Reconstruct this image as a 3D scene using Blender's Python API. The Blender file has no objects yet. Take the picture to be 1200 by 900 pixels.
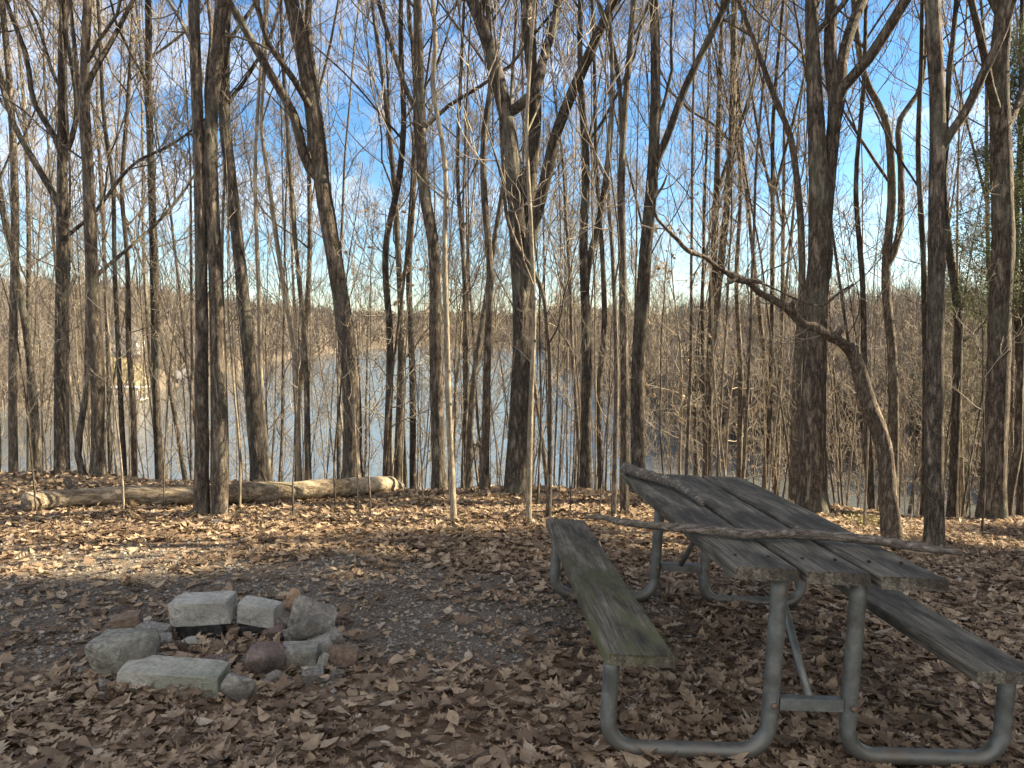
import bpy, bmesh, math, random
import numpy as np
from mathutils import Vector, Matrix, Euler, noise as mnoise

rnd = random.Random(7)
rng = np.random.default_rng(11)
scene = bpy.context.scene
COL = scene.collection
R = math.radians

# ------------------------------------------------------------------ camera
CAM = np.array([0.0, 0.0, 1.53])
F = 900.0
PITCH = math.atan(58 / F)
cam_d = bpy.data.cameras.new("camera")
cam_d.sensor_width = 36
cam_d.lens = 27.0
cam_d.clip_start = 0.05
cam_d.clip_end = 8000
cam = bpy.data.objects.new("camera", cam_d)
cam.location = CAM
cam.rotation_euler = (R(90) - PITCH, 0, 0)
COL.objects.link(cam)
scene.camera = cam
CP, SP = math.cos(PITCH), math.sin(PITCH)


def ray(px, py):
    a, b = (px - 600) / F, (450 - py) / F
    return np.array([a, CP + b * SP, -SP + b * CP])


def at(px, py, y):
    """the point seen at a photo pixel whose distance forward is y"""
    r = ray(px, py)
    return CAM + r * (y / r[1])


def proj(p):
    q = np.asarray(p, float) - CAM
    d = q[1] * CP - q[2] * SP
    v = q[1] * SP + q[2] * CP
    return 600 + F * q[0] / d, 450 - F * v / d


# ------------------------------------------------------------------ terrain
LAKE = -11.0
SH_PX = np.array([-900, -300, 0, 150, 250, 350, 470, 540, 630, 660, 690, 740, 800, 900, 1200, 1600, 2600], float)
SH_D = np.array([120, 135, 152, 165, 230, 420, 800, 900, 700, 330, 215, 135, 88, 80, 76, 74, 70], float)
SH_H = np.array([30, 28, 26, 25, 28, 32, 46, 50, 42, 30, 20, 15, 13.5, 14, 15, 18, 20], float)
SH_L = np.array([110, 110, 110, 110, 130, 200, 320, 330, 280, 200, 160, 120, 105, 100, 95, 95, 95], float)
SH_PHI = np.arctan((SH_PX - 600) / F)


def hsh(x, y):
    return (np.sin(x * 1.7 + 1.3 * np.sin(y * 1.1)) + np.sin(y * 2.1 + 1.7 * np.sin(x * 0.9 + 1))) * 0.5


def ground(x, y):
    x = np.asarray(x, float); y = np.asarray(y, float)
    t = (x - 1.05) * 0.061
    fx = np.where(t < 0, -0.18 * np.tanh(t / 0.18), -0.30 * np.tanh(t / 0.30))
    yy = np.clip(y, -6, 60)
    z = fx - 0.015 * (yy - 2.66)
    s = y - (8.3 + 0.25 * np.sin(x * 0.9) + 0.12 * np.sin(x * 2.3 + 1))
    z = z - 0.44 * 0.5 * (s + np.sqrt(s * s + 0.7))
    near_f = np.clip(np.hypot(x, y) / 12, 0, 1)
    z = z + 0.012 * hsh(x * 2.2, y * 2.2) + 0.03 * near_f * hsh(x * 0.8, y * 0.8)
    z = np.maximum(z, LAKE - 3)
    phi = np.arctan2(x, np.maximum(y, 1e-3)); r = np.hypot(x, y)
    phi = np.where(y < 0, np.sign(x) * 1.5, phi)
    D = np.interp(phi, SH_PHI, SH_D); H = np.interp(phi, SH_PHI, SH_H); L = np.interp(phi, SH_PHI, SH_L)
    tt = r - D
    far = np.where(tt < 0, LAKE - 0.5 + 0.10 * tt, LAKE - 0.5 + H * (1 - np.exp(-np.maximum(tt, 0) / L)) + 0.05 * np.minimum(np.maximum(tt, 0), 60) * hsh(x * 0.02, y * 0.02))
    return np.where(y > 20, np.maximum(z, far), z)


def G(x, y):
    return float(ground(x, y))


def hit(px, py, dz=0.0):
    """where the sight line through a photo pixel meets the near ground"""
    r = ray(px, py); r = r / r[1]
    lo, hi = 1.0, 9.5
    for y in np.arange(1.5, 9.5, 0.02):
        p = CAM + r * y
        if p[2] < G(p[0], p[1]) + dz:
            hi = y; break
    p = CAM + r * hi
    return np.array([p[0], p[1], G(p[0], p[1])])


# ------------------------------------------------------------------ object helpers
def mesh_np(name, V, faces, mat=None, smooth=True):
    """faces: list of (M,k) int arrays"""
    me = bpy.data.meshes.new(name)
    V = np.asarray(V, np.float32)
    faces = [np.asarray(f, np.int32) for f in faces if len(f)]
    me.vertices.add(len(V)); me.vertices.foreach_set("co", V.ravel())
    loops = np.concatenate([f.ravel() for f in faces])
    tot = np.concatenate([np.full(len(f), f.shape[1], np.int32) for f in faces])
    me.loops.add(len(loops)); me.loops.foreach_set("vertex_index", loops)
    me.polygons.add(len(tot))
    me.polygons.foreach_set("loop_start", np.concatenate([[0], np.cumsum(tot)[:-1]]).astype(np.int32))
    me.polygons.foreach_set("use_smooth", np.full(len(tot), smooth))
    me.update(calc_edges=True)
    if mat: me.materials.append(mat)
    return me


def link(name, me, parent=None, loc=(0, 0, 0)):
    o = bpy.data.objects.new(name, me)
    o.location = [float(a) for a in loc]
    if parent is not None: o.parent = parent
    COL.objects.link(o)
    return o


def tag(o, label=None, cat=None, group=None, kind=None):
    if label: o["label"] = label
    if cat: o["category"] = cat
    if group: o["group"] = group
    if kind: o["kind"] = kind
    return o


def thing(name, label, cat, loc=(0, 0, 0), group=None):
    return tag(link(name, None, None, loc), label, cat, group)


def bm_mesh(name, bm, mat, sharp=None, smooth=True):
    me = bpy.data.meshes.new(name)
    for f in bm.faces: f.smooth = smooth
    if sharp:
        for e in bm.edges:
            if len(e.link_faces) == 2 and e.calc_face_angle(0) > sharp: e.smooth = False
    bm.to_mesh(me); bm.free()
    if mat: me.materials.append(mat)
    return me


def unit(a):
    return a / np.maximum(np.linalg.norm(a, axis=-1, keepdims=True), 1e-9)


def tubes(P, Rr, S, off=0, cap=False, wob=0.0):
    """P (N,K,3) centre lines, Rr (N,K) radii -> verts, quads"""
    P = np.asarray(P, float); Rr = np.asarray(Rr, float)
    N, K, _ = P.shape
    T = unit(np.gradient(P, axis=1))
    m = unit(T.mean(1))
    ref = np.where(np.abs(m[:, 2:3]) > 0.75, np.array([[1.0, 0.2, 0]]), np.array([[0, 0.15, 1.0]]))
    ref = np.repeat(ref[:, None, :], K, 1)
    A = unit(ref - T * (T * ref).sum(-1, keepdims=True)); B = np.cross(T, A)
    th = np.arange(S) * 2 * np.pi / S
    rr = Rr[:, :, None] * np.ones(S)
    if wob:
        ph = rng.uniform(0, 6, (N, 1, 1)); k = np.arange(K)[None, :, None]
        rr = rr * (1 + wob * np.sin(2 * th + ph + k * 0.31) + wob * 0.7 * np.sin(3 * th - 2 * ph + k * 0.47) + wob * 0.6 * rng.standard_normal((N, K, S)))
    V = P[:, :, None, :] + rr[..., None] * (np.cos(th)[None, None, :, None] * A[:, :, None, :] + np.sin(th)[None, None, :, None] * B[:, :, None, :])
    base = (np.arange(N)[:, None, None] * K + np.arange(K - 1)[None, :, None]) * S
    j = np.arange(S)[None, None, :]; j2 = (j + 1) % S
    Q = np.stack([base + j, base + j2, base + S + j2, base + S + j], -1).reshape(-1, 4) + off
    fs = [Q]
    if cap:
        for n in range(N):
            fs.append((np.arange(S)[None, ::-1] + n * K * S + off))
            fs.append((np.arange(S)[None, :] + (n * K + K - 1) * S + off))
    return V.reshape(-1, 3), fs


class MB:
    def __init__(s): s.V = []; s.F = []; s.n = 0
    def tube(s, P, Rr, S, cap=False, wob=0.0):
        if len(P) == 0: return
        v, f = tubes(P, Rr, S, s.n, cap, wob); s.V.append(v); s.F += f; s.n += len(v)
    def raw(s, v, fs):
        s.V.append(np.asarray(v, float)); s.F += [np.asarray(f) + s.n for f in fs]; s.n += len(v)
    def mark(s): s.marks = getattr(s, "marks", []) + [sum(len(f) for f in s.F)]
    def mesh(s, name, mat, shift=(0, 0, 0), smooth=True, mat2=None):
        me = mesh_np(name, np.concatenate(s.V) - np.asarray(shift, float), s.F, mat, smooth)
        if mat2:
            me.materials.append(mat2); ix = np.zeros(len(me.polygons), np.int32); ix[s.marks[0]:] = 1
            me.polygons.foreach_set("material_index", ix)
        return me


def resample(pts, n):
    """smooth polyline (Catmull-Rom-ish) to n points; pts may carry extra columns"""
    pts = np.asarray(pts, float)
    if len(pts) < 2: return pts
    d = np.concatenate([[0], np.cumsum(np.linalg.norm(np.diff(pts[:, :3], axis=0), axis=1))])
    m = np.gradient(pts, d, axis=0)
    u = np.linspace(0, d[-1], n)
    i = np.clip(np.searchsorted(d, u, side="right") - 1, 0, len(d) - 2)
    h = (d[i + 1] - d[i])[:, None]; t = ((u - d[i])[:, None]) / h
    return (2 * t**3 - 3 * t**2 + 1) * pts[i] + (t**3 - 2 * t**2 + t) * h * m[i] + (-2 * t**3 + 3 * t**2) * pts[i + 1] + (t**3 - t**2) * h * m[i + 1]


def grow(P, Rr, nper, t0, t1, lenf, ang, K, up, wob, rfac, rmin, rtip=0.35, lmin=0.1, lmax=9, taper=0.55):
    """children of every path in P: returns paths (N*nper,K,3) and radii"""
    N, Kp, _ = P.shape
    L = np.linalg.norm(np.diff(P, axis=1), axis=2).sum(1)
    t = t0 + (t1 - t0) * (np.arange(nper)[None, :] + rng.uniform(0, 1, (N, nper))) / nper
    x = t * (Kp - 1); i = np.clip(x.astype(int), 0, Kp - 2); f = (x - i)[..., None]
    n = np.arange(N)[:, None]
    p = P[n, i] * (1 - f) + P[n, i + 1] * f
    T = unit(P[n, i + 1] - P[n, i])
    pr = Rr[n, i] * (1 - f[..., 0]) + Rr[n, i + 1] * f[..., 0]
    az = rng.uniform(0, 2 * np.pi, (N, 1)) + np.arange(nper) * 2.4 + rng.uniform(-0.6, 0.6, (N, nper))
    ref = np.where(np.abs(T[..., 2:3]) > 0.8, np.array([1.0, 0, 0]), np.array([0, 0, 1.0]))
    A = unit(ref - T * (T * ref).sum(-1, keepdims=True)); B = np.cross(T, A)
    a = ang * rng.uniform(0.65, 1.3, (N, nper))[..., None]
    d = np.cos(a) * T + np.sin(a) * (np.cos(az)[..., None] * A + np.sin(az)[..., None] * B)
    ln = np.clip(L[:, None] * lenf * (1 - taper * (t - t0) / max(t1 - t0, 1e-6)) * rng.uniform(0.55, 1.25, (N, nper)), lmin, lmax)
    out = [p]; M = N * nper
    d = d.reshape(M, 3); p = p.reshape(M, 3); st = (ln.reshape(M, 1)) / (K - 1)
    out = [p]
    for k in range(K - 1):
        d = unit(d + np.array([0, 0, up]) / (K - 1) * 3 + rng.standard_normal((M, 3)) * wob)
        p = p + d * st
        out.append(p)
    P2 = np.stack(out, 1)
    r0 = np.maximum(np.minimum(pr.reshape(M) * rfac, 0.0125 * ln.reshape(M)), rmin)
    R2 = r0[:, None] * np.linspace(1, rtip, K)[None, :]
    return P2, np.maximum(R2, rmin * 0.55)


# ------------------------------------------------------------------ materials
def newmat(name):
    m = bpy.data.materials.new(name); m.use_nodes = True
    nt = m.node_tree; nt.nodes.clear()
    out = nt.nodes.new("ShaderNodeOutputMaterial")
    b = nt.nodes.new("ShaderNodeBsdfPrincipled")
    nt.links.new(b.outputs[0], out.inputs[0])
    return m, nt, b, out


def nd(nt, t, **kw):
    n = nt.nodes.new("ShaderNode" + t)
    for k, v in kw.items():
        if k.startswith("_"): n.inputs[k[1:].replace("_", " ")].default_value = v
        else: setattr(n, k, v)
    return n


def ramp(nt, fac, stops):
    n = nt.nodes.new("ShaderNodeValToRGB"); cr = n.color_ramp
    while len(cr.elements) > 1: cr.elements.remove(cr.elements[-1])
    cr.elements[0].position = stops[0][0]
    c = stops[0][1]; cr.elements[0].color = (*c, 1) if len(c) == 3 else c
    for p, c in stops[1:]:
        e = cr.elements.new(p); e.color = (*c, 1)
    nt.links.new(fac, n.inputs[0])
    return n.outputs[0]


def g3(v): return (v, v, v)


def coords(nt, scale, kind="Object"):
    tc = nt.nodes.new("ShaderNodeTexCoord"); mp = nt.nodes.new("ShaderNodeMapping")
    mp.inputs["Scale"].default_value = scale
    nt.links.new(tc.outputs[kind], mp.inputs[0])
    return mp.outputs[0]


def noise(nt, vec, scale, detail=5, rough=0.6, dist=0.0):
    n = nd(nt, "TexNoise", _Scale=scale, _Detail=detail, _Roughness=rough, _Distortion=dist)
    nt.links.new(vec, n.inputs["Vector"])
    return n.outputs["Fac"]


def mixc(nt, fac, a, b, mode="MIX"):
    n = nt.nodes.new("ShaderNodeMix"); n.data_type = "RGBA"; n.blend_type = mode
    for s, v in ((n.inputs[0], fac), (n.inputs[6], a), (n.inputs[7], b)):
        if hasattr(v, "is_linked"): nt.links.new(v, s)
        elif isinstance(v, (int, float)): s.default_value = v
        else: s.default_value = (*v, 1)
    return n.outputs[2]


def math_(nt, op, a, b=0.5):
    n = nt.nodes.new("ShaderNodeMath"); n.operation = op
    for s, v in ((n.inputs[0], a), (n.inputs[1], b)):
        if hasattr(v, "is_linked"): nt.links.new(v, s)
        else: s.default_value = v
    return n.outputs[0]


def bump(nt, b, h, strength, dist):
    n = nd(nt, "Bump", _Strength=strength, _Distance=dist)
    nt.links.new(h, n.inputs["Height"]); nt.links.new(n.outputs[0], b.inputs["Normal"])


def mat_bark(name, dark, mid, pale, lichen=(0.22, 0.24, 0.18), lich=0.4, sc=1.0, bs=0.9):
    m, nt, b, o = newmat(name)
    n1 = noise(nt, coords(nt, (16 * sc, 16 * sc, 3.6 * sc)), 1.0, 8, 0.68, 0.35)
    n2 = noise(nt, coords(nt, (44 * sc, 44 * sc, 15 * sc)), 1.0, 6, 0.72, 0.5)
    n3 = noise(nt, coords(nt, (90 * sc, 90 * sc, 60 * sc)), 1.0, 3, 0.6)
    rd = math_(nt, "MINIMUM", math_(nt, "MULTIPLY", math_(nt, "ABSOLUTE", math_(nt, "SUBTRACT", n1, 0.5)), 7.0), 1.0)
    hh = math_(nt, "ADD", math_(nt, "ADD", math_(nt, "MULTIPLY", rd, 0.30), math_(nt, "MULTIPLY", n2, 0.55)), math_(nt, "MULTIPLY", n3, 0.24))
    c = ramp(nt, hh, [(0.36, dark), (0.56, mid), (0.80, pale)])
    big = noise(nt, coords(nt, (2.2, 2.2, 1.1)), 1.0, 4, 0.6)
    lf = ramp(nt, big, [(0.52, g3(0)), (0.68, g3(lich))])
    c = mixc(nt, lf, c, lichen)
    nt.links.new(c, b.inputs["Base Color"]); b.inputs["Roughness"].default_value = 0.92
    b.inputs["Specular IOR Level"].default_value = 0.2
    bump(nt, b, hh, bs, 0.03)
    return m


M = {}
M["bark_dark"] = mat_bark("bark_dark", (0.02, 0.017, 0.014), (0.09, 0.075, 0.06), (0.24, 0.204, 0.166))
M["bark_brown"] = mat_bark("bark_brown", (0.026, 0.021, 0.017), (0.122, 0.099, 0.077), (0.31, 0.258, 0.2))
M["bark_grey"] = mat_bark("bark_grey", (0.035, 0.029, 0.023), (0.145, 0.12, 0.094), (0.31, 0.265, 0.21), sc=1.2, bs=0.6)
M["bark_pale"] = mat_bark("bark_pale", (0.10, 0.082, 0.06), (0.25, 0.21, 0.155), (0.38, 0.325, 0.25), sc=1.4, bs=0.35)
M["deadwood"] = mat_bark("deadwood", (0.035, 0.028, 0.022), (0.15, 0.118, 0.088), (0.34, 0.275, 0.205), lich=0.1, sc=1.3)


def mat_simple(name, col, rough=0.9, var=0.35, sc=6.0, spec=0.2, bumpd=0.0):
    m, nt, b, o = newmat(name)
    n = noise(nt, coords(nt, (1, 1, 1)), sc, 4)
    c = ramp(nt, n, [(0.3, tuple(x * (1 - var) for x in col)), (0.7, tuple(min(1, x * (1 + var)) for x in col))])
    nt.links.new(c, b.inputs["Base Color"]); b.inputs["Roughness"].default_value = rough
    b.inputs["Specular IOR Level"].default_value = spec
    if bumpd: bump(nt, b, n, 0.6, bumpd)
    return m


M["twig_dark"] = mat_simple("twig_dark", (0.13, 0.105, 0.082), sc=3)
M["twig_grey"] = mat_simple("twig_grey", (0.20, 0.168, 0.132), sc=3)
M["twig_pale"] = mat_simple("twig_pale", (0.31, 0.268, 0.21), sc=3)


def mat_leaf(name, stops, trans=0.25):
    m, nt, b, o = newmat(name)
    at_ = nd(nt, "Attribute", attribute_name="tone")
    c = ramp(nt, at_.outputs["Fac"], stops)
    n = noise(nt, coords(nt, (1, 1, 1)), 38.0, 4)
    c = mixc(nt, ramp(nt, n, [(0.3, g3(0.0)), (0.75, g3(0.55))]), c, (0.11, 0.072, 0.048))
    nt.links.new(c, b.inputs["Base Color"]); b.inputs["Roughness"].default_value = 0.75
    b.inputs["Specular IOR Level"].default_value = 0.25
    tr = nd(nt, "BsdfTranslucent"); nt.links.new(c, tr.inputs[0])
    mx = nd(nt, "MixShader", _Fac=trans)
    nt.links.new(b.outputs[0], mx.inputs[1]); nt.links.new(tr.outputs[0], mx.inputs[2]); nt.links.new(mx.outputs[0], o.inputs[0])
    return m


M["leaf"] = mat_leaf("dry_leaf", [(0.0, (0.13, 0.09, 0.062)), (0.25, (0.27, 0.19, 0.122)), (0.5, (0.42, 0.31, 0.20)), (0.75, (0.51, 0.39, 0.26)), (0.95, (0.56, 0.47, 0.36)), (1.0, (0.50, 0.29, 0.13))])
M["beech"] = mat_leaf("beech_leaf", [(0.0, (0.33, 0.21, 0.12)), (0.6, (0.46, 0.33, 0.21)), (1.0, (0.55, 0.43, 0.31))], 0.3)
M["needle"] = mat_leaf("needle", [(0.0, (0.05, 0.08, 0.035)), (0.6, (0.11, 0.155, 0.07)), (1.0, (0.19, 0.235, 0.12))], 0.2)


def mat_ground():
    m, nt, b, o = newmat("forest_floor")
    v = coords(nt, (1, 1, 1))
    n1 = noise(nt, v, 0.9, 6, 0.6); n2 = noise(nt, v, 34.0, 6, 0.7); n3 = noise(nt, v, 110.0, 3, 0.6)
    vo = nd(nt, "TexVoronoi", _Scale=26.0); nt.links.new(v, vo.inputs["Vector"])
    c = ramp(nt, n2, [(0.25, (0.045, 0.032, 0.023)), (0.5, (0.12, 0.085, 0.058)), (0.75, (0.25, 0.175, 0.115))])
    vc = nd(nt, "SeparateColor"); nt.links.new(vo.outputs["Color"], vc.inputs[0])
    lv = ramp(nt, vc.outputs[0], [(0.0, (0.075, 0.047, 0.03)), (0.4, (0.19, 0.12, 0.075)), (0.8, (0.33, 0.225, 0.14)), (1.0, (0.40, 0.30, 0.2))])
    c = mixc(nt, 0.45, c, lv)
    # bare grey gravel of the clearing
    geo = nd(nt, "NewGeometry"); sx = nd(nt, "SeparateXYZ"); nt.links.new(geo.outputs["Position"], sx.inputs[0])
    dx = math_(nt, "DIVIDE", math_(nt, "ADD", sx.outputs[0], 1.9), 3.1)
    dy = math_(nt, "DIVIDE", math_(nt, "SUBTRACT", sx.outputs[1], 4.15), 1.05)
    d2 = math_(nt, "ADD", math_(nt, "POWER", math_(nt, "ABSOLUTE", dx), 2.0), math_(nt, "POWER", math_(nt, "ABSOLUTE", dy), 2.0))
    d2 = math_(nt, "ADD", d2, math_(nt, "MULTIPLY", math_(nt, "SUBTRACT", noise(nt, v, 2.4, 5, 0.65), 0.5), 1.6))
    gm = ramp(nt, d2, [(0.65, g3(1)), (1.25, g3(0))])
    gc = ramp(nt, n3, [(0.3, (0.05, 0.044, 0.037)), (0.52, (0.15, 0.126, 0.1)), (0.75, (0.30, 0.27, 0.225))])
    c = mixc(nt, math_(nt, "MULTIPLY", gm, 0.88), c, gc)
    # far slopes read duller
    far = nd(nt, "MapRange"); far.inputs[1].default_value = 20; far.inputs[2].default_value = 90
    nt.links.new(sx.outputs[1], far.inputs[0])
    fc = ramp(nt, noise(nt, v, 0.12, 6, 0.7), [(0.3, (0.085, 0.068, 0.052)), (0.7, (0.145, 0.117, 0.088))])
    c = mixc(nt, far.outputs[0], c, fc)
    nt.links.new(c, b.inputs["Base Color"]); b.inputs["Roughness"].default_value = 0.95
    b.inputs["Specular IOR Level"].default_value = 0.15
    bump(nt, b, math_(nt, "ADD", n2, math_(nt, "MULTIPLY", n3, 0.5)), 0.8, 0.03)
    return m


M["ground"] = mat_ground()


def mat_stone(name, a, bcol, c3, sc=30.0, spots=None, rough=0.9):
    m, nt, b, o = newmat(name)
    v = coords(nt, (1, 1, 1))
    n1 = noise(nt, v, sc, 7, 0.72); n2 = noise(nt, v, 7.0, 4, 0.6)
    c = ramp(nt, n1, [(0.27, a), (0.5, bcol), (0.73, c3)])
    if spots:
        c = mixc(nt, ramp(nt, n2, [(0.45, g3(0)), (0.62, g3(0.75))]), c, spots)
    vo = nd(nt, "TexVoronoi", feature="DISTANCE_TO_EDGE", _Scale=8.0); ad = nd(nt, "VectorMath", operation="ADD")
    nz = nd(nt, "TexNoise", _Scale=14.0, _Detail=4); nt.links.new(v, nz.inputs["Vector"]); nt.links.new(v, ad.inputs[0])
    sc_ = nd(nt, "VectorMath", operation="SCALE"); sc_.inputs[3].default_value = .12; nt.links.new(nz.outputs["Color"], sc_.inputs[0]); nt.links.new(sc_.outputs[0], ad.inputs[1])
    nt.links.new(ad.outputs[0], vo.inputs["Vector"])
    ck = ramp(nt, vo.outputs["Distance"], [(0.0, g3(0.45)), (0.022, g3(0.0))])
    ck = math_(nt, "MULTIPLY", ck, ramp(nt, n2, [(0.45, g3(0)), (0.6, g3(1))]))
    c = mixc(nt, ck, c, tuple(q * .35 for q in a))
    c = mixc(nt, ramp(nt, noise(nt, v, 12.0, 6, .75), [(0.58, g3(0)), (0.70, g3(0.45))]), c, tuple(q * 1.1 for q in a))
    nt.links.new(c, b.inputs["Base Color"]); b.inputs["Roughness"].default_value = rough
    b.inputs["Specular IOR Level"].default_value = 0.25
    bump(nt, b, math_(nt, "ADD", n1, math_(nt, "MULTIPLY", n2, 0.7)), 1.0, 0.03)
    return m


M["stone_pale"] = mat_stone("stone_pale", (0.20, 0.185, 0.15), (0.47, 0.445, 0.385), (0.64, 0.615, 0.54), spots=(0.27, 0.26, 0.22))
M["stone_grey"] = mat_stone("stone_grey", (0.08, 0.072, 0.06), (0.31, 0.285, 0.245), (0.54, 0.50, 0.43), sc=46, spots=(0.14, 0.125, 0.105))
M["stone_moss"] = mat_stone("stone_moss", (0.09, 0.085, 0.065), (0.31, 0.295, 0.24), (0.54, 0.515, 0.44), sc=44, spots=(0.16, 0.15, 0.12))
M["stone_slab"] = mat_stone("stone_slab", (0.22, 0.21, 0.165), (0.44, 0.42, 0.35), (0.60, 0.58, 0.50), spots=(0.24, 0.25, 0.185))
M["stone_dark"] = mat_stone("stone_dark", (0.012, 0.011, 0.011), (0.035, 0.033, 0.031), (0.10, 0.094, 0.088))
M["stone_red"] = mat_stone("stone_red", (0.05, 0.04, 0.036), (0.21, 0.155, 0.13), (0.40, 0.31, 0.265), spots=(0.035, 0.03, 0.03))
M["stone_brown"] = mat_stone("stone_brown", (0.10, 0.07, 0.05), (0.22, 0.155, 0.11), (0.34, 0.26, 0.19))
M["stone_tan"] = mat_stone("stone_tan", (0.26, 0.17, 0.10), (0.40, 0.275, 0.18), (0.50, 0.38, 0.27), sc=24)


def mat_wood(name, moss):
    m, nt, b, o = newmat(name)
    n1 = noise(nt, coords(nt, (26, 1.6, 26)), 1.0, 8, 0.7, 1.2)
    n3 = noise(nt, coords(nt, (120, 5, 120)), 1.0, 4, 0.65)
    n2 = noise(nt, coords(nt, (5, 2.2, 5)), 1.0, 6, 0.68)
    h = math_(nt, "ADD", math_(nt, "MULTIPLY", n1, 0.55), math_(nt, "MULTIPLY", n3, 0.45))
    c = ramp(nt, h, [(0.36, (0.016, 0.013, 0.010)), (0.46, (0.09, 0.077, 0.057)), (0.56, (0.172, 0.15, 0.114)), (0.70, (0.32, 0.285, 0.22))])
    c = mixc(nt, ramp(nt, n2, [(0.42, g3(0.0)), (0.60, g3(0.85))]), c, (0.03, 0.026, 0.02))
    if moss:
        sx = nd(nt, "SeparateXYZ"); tc = nd(nt, "TexCoord"); nt.links.new(tc.outputs["Object"], sx.inputs[0])
        mr = nd(nt, "MapRange"); mr.inputs[1].default_value = 0.6; mr.inputs[2].default_value = -0.5
        nt.links.new(sx.outputs[1], mr.inputs[0])
        mf = math_(nt, "MULTIPLY", mr.outputs[0], ramp(nt, noise(nt, coords(nt, (9, 3, 9)), 1.0, 6, 0.7), [(0.42, g3(0.0)), (0.60, g3(0.85))]))
        c = mixc(nt, mf, c, (0.10, 0.102, 0.042))
    nt.links.new(c, b.inputs["Base Color"]); b.inputs["Roughness"].default_value = 0.85
    b.inputs["Specular IOR Level"].default_value = 0.25
    bump(nt, b, h, 0.9, 0.012)
    return m


M["wood"] = mat_wood("weathered_wood", False)
M["wood_moss"] = mat_wood("mossy_wood", True)


def mat_steel():
    m, nt, b, o = newmat("galvanised_steel")
    n1 = noise(nt, coords(nt, (1, 1, 1)), 14.0, 6, 0.7); n2 = noise(nt, coords(nt, (1, 1, 1)), 70.0, 3)
    c = ramp(nt, n1, [(0.3, (0.08, 0.084, 0.075)), (0.55, (0.15, 0.156, 0.142)), (0.75, (0.23, 0.235, 0.215))])
    c = mixc(nt, ramp(nt, n2, [(0.62, g3(0)), (0.74, g3(0.5))]), c, (0.12, 0.085, 0.055))
    n4 = noise(nt, coords(nt, (1, 1, 1)), 5.0, 7, 0.75)
    c = mixc(nt, ramp(nt, n4, [(0.56, g3(0)), (0.70, g3(0.7))]), c, (0.12, 0.085, 0.06))
    tz = nd(nt, "TexCoord"); sz_ = nd(nt, "SeparateXYZ"); nt.links.new(tz.outputs["Object"], sz_.inputs[0])
    mz = nd(nt, "MapRange"); mz.inputs[1].default_value = 0.13; mz.inputs[2].default_value = 0.0; nt.links.new(sz_.outputs[2], mz.inputs[0])
    c = mixc(nt, math_(nt, "MULTIPLY", mz.outputs[0], ramp(nt, n1, [(0.38, g3(0.15)), (0.6, g3(0.9))])), c, (0.11, 0.085, 0.06))
    nt.links.new(c, b.inputs["Base Color"]); b.inputs["Metallic"].default_value = 0.4
    nt.links.new(ramp(nt, n1, [(0.3, g3(0.34)), (0.7, g3(0.6))]), b.inputs["Roughness"])
    bump(nt, b, n2, 0.15, 0.004)
    return m


M["steel"] = mat_steel()


def mat_water():
    m, nt, b, o = newmat("lake_water")
    b.inputs["Base Color"].default_value = (0.085, 0.095, 0.095, 1); b.inputs["Roughness"].default_value = 0.12
    b.inputs["IOR"].default_value = 1.333
    v = coords(nt, (0.45, 1.1, 1), "Object")
    bump(nt, b, math_(nt, "ADD", noise(nt, v, 1.6, 4, 0.6), math_(nt, "MULTIPLY", noise(nt, v, 0.35, 2), 1.2)), 0.22, 0.25)
    return m


M["water"] = mat_water()
M["far_bark"] = mat_simple("far_bark", (0.118, 0.10, 0.086), sc=0.05, var=0.3)
M["lawn"] = mat_simple("lawn", (0.21, 0.175, 0.095), sc=0.4, var=.5)
M["siding"] = mat_simple("siding", (0.58, 0.57, 0.55), var=0.05)
M["roof"] = mat_simple("roofing", (0.16, 0.155, 0.155), var=0.2)
M["pane"] = mat_simple("window_glass", (0.03, 0.035, 0.045), rough=0.1, spec=0.5)
M["dockwood"] = mat_simple("dock_wood", (0.38, 0.35, 0.31))
M["cut"] = mat_stone("cut_wood", (0.24, 0.18, 0.115), (0.38, 0.30, 0.20), (0.50, 0.41, 0.29), sc=30)
M["bolt"] = mat_simple("rusty_bolt", (0.16, 0.11, 0.075), sc=60, var=.5)
M["char"] = mat_simple("gravel_stone", (0.21, 0.19, 0.16), sc=16, var=0.65)
M["grass"] = mat_simple("grass_blade", (0.16, 0.17, 0.05), sc=8)

# ------------------------------------------------------------------ terrain mesh
rad = [0.0]
r = 0.35
while r < 2900:
    rad.append(r); r *= 1.022 if r < 60 else 1.03
rad = np.array(rad[1:])
NP = 420
ph = np.linspace(0, 2 * np.pi, NP, endpoint=False)
# denser in front
ph = ph + 0.55 * np.sin(ph) * -1.0
rr, pp = np.meshgrid(rad, ph, indexing="ij")
X = rr * np.sin(pp); Y = rr * np.cos(pp)
Z = ground(X, Y)
V = np.stack([X, Y, Z], -1).reshape(-1, 3)
V = np.concatenate([V, [[0, 0, G(0, 0)]]])
i = np.arange(len(rad) - 1)[:, None] * NP; j = np.arange(NP)[None, :]; j2 = (j + 1) % NP
Q = np.stack([i + j2, i + j, i + NP + j, i + NP + j2], -1).reshape(-1, 4)
tri = np.stack([np.full(NP, len(V) - 1), np.arange(NP), (np.arange(NP) + 1) % NP], -1)[:, [0, 2, 1]]
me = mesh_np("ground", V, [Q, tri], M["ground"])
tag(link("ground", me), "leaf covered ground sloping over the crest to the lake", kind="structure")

wp = [(-420, 16), (420, 16), (1500, 2200), (-1500, 2200)]
me = mesh_np("lake_water", [(x, y, LAKE) for x, y in wp], [np.array([[0, 1, 2, 3]])], M["water"])
tag(link("lake", me), "wide grey blue lake behind the trees", kind="structure")

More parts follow.
